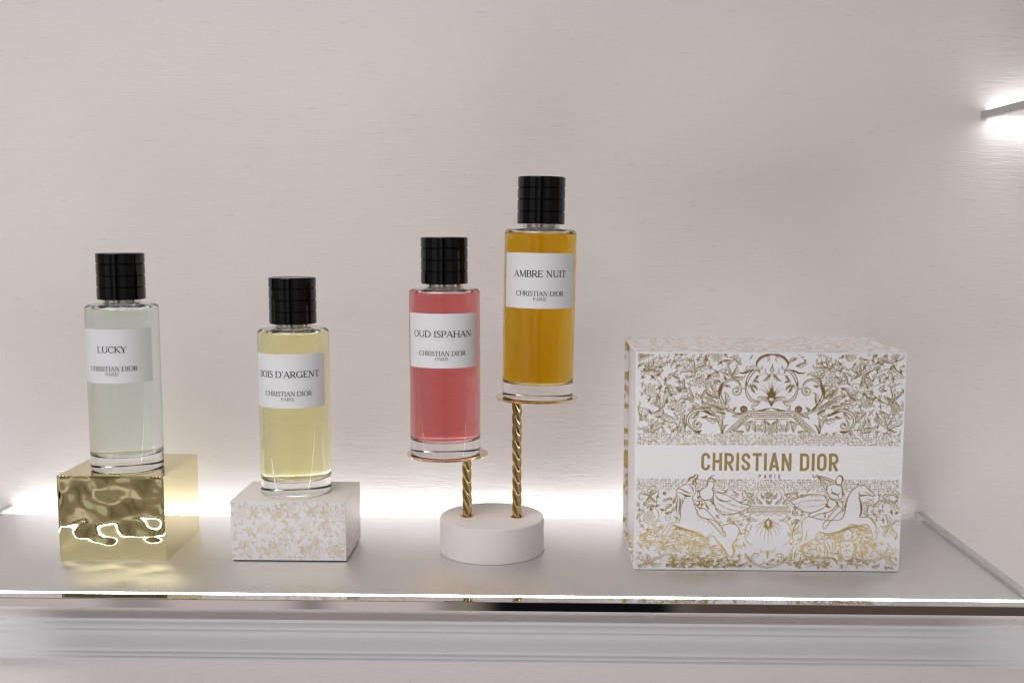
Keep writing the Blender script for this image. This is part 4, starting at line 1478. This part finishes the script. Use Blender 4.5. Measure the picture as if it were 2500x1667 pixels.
# rider blowing a trumpet on a leaping horse, facing right
figure(c5, [
    [(700, 600), (560, 590), (420, 620), (320, 655), (350, 700), (420, 760), (540, 800), (660, 760), (740, 700)],
    [(330, 1340), (320, 1280), (345, 1210), (385, 1160), (440, 1110), (455, 1040), (450, 940), (475, 870), (540, 845), (640, 870), (760, 885), (880, 880), (930, 820), (945, 720), (970, 620), (1020, 545), (1075, 500), (1085, 470), (1100, 495), (1155, 490), (1205, 535), (1265, 590), (1255, 612), (1185, 600), (1120, 605), (1095, 625), (1112, 690), (1122, 770), (1108, 850), (1200, 850), (1250, 895), (1295, 975), (1285, 1015), (1300, 1060), (1275, 1105), (1250, 1105), (1245, 1040), (1225, 975), (1180, 935), (1090, 945), (1000, 935), (950, 975), (860, 1015), (740, 1035), (640, 1020), (600, 1085), (520, 1135), (430, 1180), (385, 1220), (365, 1330)],
    [(840, 470), (760, 490), (725, 520), (740, 580), (770, 630), (830, 650), (900, 640), (905, 560), (895, 490)],
    [(760, 640), (720, 720), (650, 770), (560, 800), (530, 830), (560, 850), (660, 810), (760, 790), (820, 740), (850, 680)],
    [(860, 660), (850, 740), (800, 790), (740, 870), (690, 930), (695, 975), (720, 970), (770, 900), (840, 830), (900, 770), (910, 700)],
    [(835, 410), (830, 450), (850, 485), (885, 480), (905, 440), (900, 400), (870, 380)],
    [(740, 530), (705, 470), (650, 405), (630, 400), (680, 470), (710, 530)],
    [(835, 440), (720, 400), (610, 372), (580, 345), (572, 375), (590, 398), (620, 390), (720, 420), (830, 455)],
], [
    ([(850, 400), (870, 375), (900, 390), (915, 430), (905, 460)], 2.2), ([(880, 480), (905, 530), (930, 600), (940, 640)], 1.4), ([(780, 520), (800, 580), (860, 590), (890, 560)], 1.5), ([(760, 600), (800, 570), (850, 600), (880, 650)], 1.2),
    ([(1000, 560), (960, 650), (945, 740), (930, 830)], 1.8), ([(1090, 620), (1115, 690), (1122, 770), (1105, 850), (1090, 860)], 2.6), ([(1110, 510), (1130, 520)], 2), ([(1150, 560), (1210, 585), (1250, 600)], 1.1), ([(1090, 560), (1110, 600), (1180, 605)], 1.8),
    ([(640, 1025), (740, 1040), (860, 1020), (950, 980), (1040, 960), (1140, 960), (1200, 1000), (1230, 1050)], 3.0), ([(450, 940), (430, 900), (390, 920), (350, 1000), (345, 1090), (370, 1150)], 2.0), ([(450, 880), (400, 890), (360, 960)], 1.5), ([(455, 1050), (440, 1110), (400, 1150)], 1.8), ([(510, 1000), (500, 1080), (470, 1130)], 1.5), ([(350, 1230), (335, 1290), (335, 1340)], 2.0), ([(385, 1220), (370, 1270), (360, 1330)], 2.0),
    ([(980, 960), (1080, 975), (1160, 1000), (1190, 1050)], 1.6), ([(720, 690), (740, 730), (780, 740)], 3.0), ([(820, 660), (860, 720), (910, 760)], 1.6), ([(360, 770), (400, 790), (390, 830), (350, 820), (350, 780), (420, 720), (470, 720)], 1.5),
], [
    ([(340, 655), (450, 620), (560, 600), (690, 610)], -2.7, 3.2, 16), ([(380, 700), (480, 670), (600, 650), (720, 660)], -2.8, 3.4, 16), ([(420, 745), (540, 730), (660, 710), (740, 690)], -2.8, 3.0, 14),
    ([(640, 1040), (760, 1050), (900, 1020), (1010, 980)], -1.9, 2.0, 18), ([(520, 1140), (440, 1190), (400, 1230)], -1.3, 2.0, 9), ([(950, 640), (935, 760), (920, 850)], 3.0, 1.6, 9), ([(1110, 640), (1130, 760), (1115, 850)], 0.0, 1.3, 9), ([(620, 860), (700, 880), (760, 890)], -1.6, 2.0, 7)])
# drums and trophies under the horse
figure(c5, [
    [(620, 1190), (640, 1160), (700, 1150), (740, 1230), (735, 1290), (690, 1310), (630, 1270)], [(700, 1130), (740, 1095), (810, 1100), (830, 1170), (800, 1240), (750, 1250)],
    [(920, 1010), (960, 990), (1010, 1000), (1020, 1060), (990, 1110), (940, 1110), (915, 1060)], [(880, 1130), (960, 1120), (1030, 1140), (1040, 1230), (1000, 1330), (930, 1330), (890, 1230)],
], [([(500, 1390), (570, 1360), (650, 1350)], 1.6), ([(490, 1420), (600, 1390), (720, 1400)], 1.4), ([(560, 1360), (600, 1420)], 1.6), ([(620, 1355), (690, 1425)], 1.6), ([(680, 1350), (770, 1410)], 1.6), ([(940, 1050), (960, 1060), (990, 1050)], 1.2), ([(900, 1080), (880, 1180), (930, 1200)], 2.4), ([(1000, 1120), (1060, 1180), (1050, 1280), (1090, 1340)], 2.6), ([(950, 1200), (960, 1260), (990, 1280)], 1.3), ([(690, 1130), (750, 1290)], 1.4), ([(440, 1230), (500, 1290), (560, 1330)], 1.6), ([(440, 1280), (430, 1340), (400, 1380)], 2.0), ([(740, 1300), (820, 1330), (860, 1400)], 3.0), ([(800, 1290), (850, 1260), (890, 1290), (860, 1330)], 1.6), ([(640, 1175), (660, 1230), (645, 1280)], 1.6), ([(700, 1160), (715, 1230), (700, 1305)], 1.8), ([(720, 1120), (760, 1180), (770, 1245)], 1.6), ([(780, 1100), (800, 1160), (790, 1235)], 1.8), ([(620, 1230), (680, 1240), (735, 1270)], 1.2), ([(930, 1150), (960, 1180), (1000, 1150)], 1.8), ([(920, 1240), (960, 1220), (1010, 1250)], 1.6), ([(940, 1290), (970, 1310), (1000, 1290)], 1.6), ([(930, 1040), (940, 1000), (980, 985), (1015, 1015)], 2.4)],
    [([(620, 1290), (700, 1330), (790, 1320)], -1.4, 2.4, 14), ([(820, 1180), (850, 1250), (870, 1330)], -.6, 2.2, 12), ([(450, 1180), (520, 1200), (600, 1170)], -1.2, 2.6, 10), ([(1040, 1160), (1080, 1260), (1120, 1340)], -.4, 2.2, 10), ([(520, 1290), (580, 1310), (610, 1290)], -1.0, 2.0, 8), ([(660, 1060), (740, 1080), (860, 1060)], -1.4, 2.2, 10)])
# helmeted rider on a rearing horse, facing left
figure(c4, [
    [(1110, 560), (1200, 580), (1300, 620), (1420, 690), (1520, 720), (1480, 760), (1380, 800), (1250, 820), (1160, 780), (1110, 680)],
    [(690, 540), (720, 510), (780, 480), (850, 470), (900, 490), (905, 560), (870, 620), (890, 700), (920, 780), (980, 850), (1100, 880), (1200, 940), (1290, 920), (1370, 940), (1400, 1010), (1370, 1090), (1330, 1160), (1345, 1230), (1320, 1290), (1290, 1290), (1250, 1250), (1200, 1170), (1140, 1110), (1100, 1060), (1020, 1085), (920, 1020), (800, 985), (700, 950), (640, 935), (600, 1000), (555, 1060), (530, 1040), (580, 960), (620, 915), (720, 895), (735, 800), (745, 720), (790, 620), (850, 608), (780, 590), (740, 570), (690, 565)],
    [(1050, 440), (1090, 440), (1115, 480), (1090, 530), (1110, 560), (1100, 620), (1060, 650), (1000, 655), (960, 610), (950, 560), (990, 520), (1030, 500)],
    [(930, 760), (1000, 750), (1060, 800), (1130, 880), (1220, 1000), (1250, 1050), (1220, 1060), (1150, 980), (1050, 880), (960, 850), (920, 810)],
], [
    ([(1035, 480), (1040, 430), (1080, 400), (1130, 440), (1140, 470)], 2.0), ([(1060, 400), (1090, 375), (1125, 380)], 1.2), ([(1020, 440), (1030, 480)], 2.4), ([(1060, 450), (1120, 455)], 1.8),
    ([(870, 330), (900, 360), (880, 390), (840, 400), (830, 430), (790, 460)], 2.4), ([(900, 340), (930, 380), (900, 420), (910, 470), (900, 510)], 2.2), ([(860, 420), (880, 450), (870, 490)], 2.0), ([(700, 520), (740, 530), (800, 560), (860, 580)], 2.0), ([(830, 480), (870, 520), (880, 570)], 1.6), ([(760, 590), (800, 605), (850, 605)], 2.4), ([(720, 620), (730, 700), (710, 800)], 2.2), ([(700, 640), (690, 720), (690, 800)], 1.6),
    ([(870, 640), (930, 665), (1000, 655), (1040, 640)], 1.4), ([(880, 690), (930, 710), (950, 680), (920, 660)], 2.2), ([(900, 700), (950, 740), (1010, 750)], 1.8), ([(1000, 660), (1030, 720), (1040, 780)], 1.5), ([(1110, 560), (1160, 640), (1240, 670), (1330, 650)], 1.6), ([(1120, 540), (1200, 570), (1260, 560)], 1.3), ([(1080, 640), (1090, 680), (1140, 720)], 2.0),
    ([(910, 1010), (960, 1030), (1020, 1085), (1050, 1060), (1130, 1000)], 1.3), ([(640, 940), (740, 975), (840, 1005), (940, 1050), (1010, 1090)], 2.6), ([(1150, 1110), (1210, 1190), (1260, 1260), (1290, 1290)], 3.0), ([(1340, 1120), (1330, 1180), (1345, 1240), (1320, 1300)], 3.0), ([(1410, 1000), (1470, 990), (1510, 1030), (1480, 1070)], 1.5), ([(1220, 930), (1210, 1000), (1240, 1060)], 1.3),
], [
    ([(1180, 640), (1280, 690), (1400, 730), (1500, 740)], -.4, 2.8, 16), ([(1150, 690), (1240, 740), (1340, 770), (1440, 780)], -.5, 2.8, 15), ([(1130, 740), (1200, 780), (1300, 800)], -.7, 2.4, 12),
    ([(700, 960), (820, 1000), (940, 1050), (1020, 1100)], -1.5, 2.4, 20), ([(1160, 1130), (1230, 1220), (1290, 1300)], -2.4, 1.8, 12), ([(735, 640), (730, 740), (715, 860)], 3.1, 1.5, 12), ([(1350, 1130), (1350, 1220)], -.2, 1.8, 8), ([(930, 860), (1000, 880), (1080, 910)], -1.5, 2.2, 10)])
O.spiral(c4(905, 1270), 112 * P2, 0, 1.0, .9, 1)
O.spiral(c4(905, 1270), 84 * P2, 0, 1.0, .5, 1)
for k in range(12):
    a = k * PI / 6
    p = c4(905, 1270)
    B.seg((p[0] + .8 * math.cos(a), p[1] + .8 * math.sin(a)), (p[0] + 4.6 * math.cos(a), p[1] + 4.6 * math.sin(a)), .16, .2)
# a clean margin of card round the print
for q in ([(-1, -1), (1.0, -1), (1.0, GH + 1), (-1, GH + 1)], [(GW - .9, -1), (GW + 1, -1), (GW + 1, GH + 1), (GW - .9, GH + 1)], [(-1, -1), (GW + 1, -1), (GW + 1, 1.1), (-1, 1.1)], [(-1, GH - .8), (GW + 1, GH - .8), (GW + 1, GH + 1), (-1, GH + 1)]):
    B.poly(q, erase=True)
U0 = .45
board_grid('foil_picture', B, lambda u, v_: (a0 + U0 + u * (GW - 2 * U0) / GW, np.full_like(u, b0 - .05), .7 + v_ * (GH - 1.2) / GH), M_FOIL, fb)

# raised band with fine ribs and the name
yE, yF = c4(300, 90)[1], c4(300, 350)[1]
nr = 13
v, f = [], []
for k in range(nr * 2 + 1):
    z = yF + (yE - yF) * k / (nr * 2)
    yy = b0 - .10 - (.05 if k % 2 else 0)
    v += [(a0 + .6, yy, z), (a1 - .6, yy, z)]
for k in range(nr * 2):
    f.append((2 * k, 2 * k + 1, 2 * k + 3, 2 * k + 2))
rb = link('ribbed_band', mesh('ribbed_band', v, f), M_PAPER, fb)
B = Board(GW, 24, .14)
tl, tr = c6(500, 825)[0], c6(1297, 825)[0]
zb, zt = c6(900, 877)[1], c6(900, 775)[1]
oz = zb - 8
sans(B, 'CHRISTIAN DIOR', (tl + tr) / 2, zb - oz, tr - tl, zt - zb, .158, .135)
board_sheet('lettering', B, lambda u, v_: (a0 + u, b0 - .26, v_ + oz), M_LETTER, fb)
B = Board(GW, 24, .10)
pl_, pr_ = c6(834, 910)[0], c6(960, 910)[0]
zb2, zt2 = c6(900, 921)[1], c6(900, 898)[1]
sans(B, 'PARIS', (pl_ + pr_) / 2, zb2 - oz, pr_ - pl_, zt2 - zb2, .15, .62)
board_sheet('lettering', B, lambda u, v_: (a0 + u, b0 - .26, v_ + oz), M_LETTERP, fb)

# printed wrap on the top and on the two flanges seen at the left
B = Board(GW - .6, GY1 - GY0 - 1, .5)
O = Orn(B, 21, .42)
O.scatter(420, 1, GW - 2, 1, GY1 - GY0 - 2, 6.2)
board_grid('foil_picture', B, lambda u, v_: (a0 + .3 + u, b0 + .5 + v_, np.full_like(u, GH + .05)), M_FOIL, tb)
B = Board(3.3, GH - 4, .3)
O = Orn(B, 22, .5)
for k in range(40):
    O.acanthus((O.r.uniform(0, 3.3), O.r.uniform(0, GH - 4)), O.r.uniform(0, 6), 6, .4, 4, .4, .8)
board_grid('foil_picture', B, lambda u, v_: (a0 + .05 + u, np.full_like(u, b1 - TH - .05), TH + .4 + v_), M_FOIL, gift)
B = Board(3.3, GY1 - GY0 - 6, .3)
O = Orn(B, 23, .5)
for k in range(26):
    O.acanthus((O.r.uniform(0, 3.3), O.r.uniform(0, B.h)), O.r.uniform(0, 6), 6, .4, 4, .4, .8)
board_grid('foil_picture', B, lambda u, v_: (a0 + .05 + u, b0 + 3 + v_, np.full_like(u, TH + .06)), M_FOIL, bb)
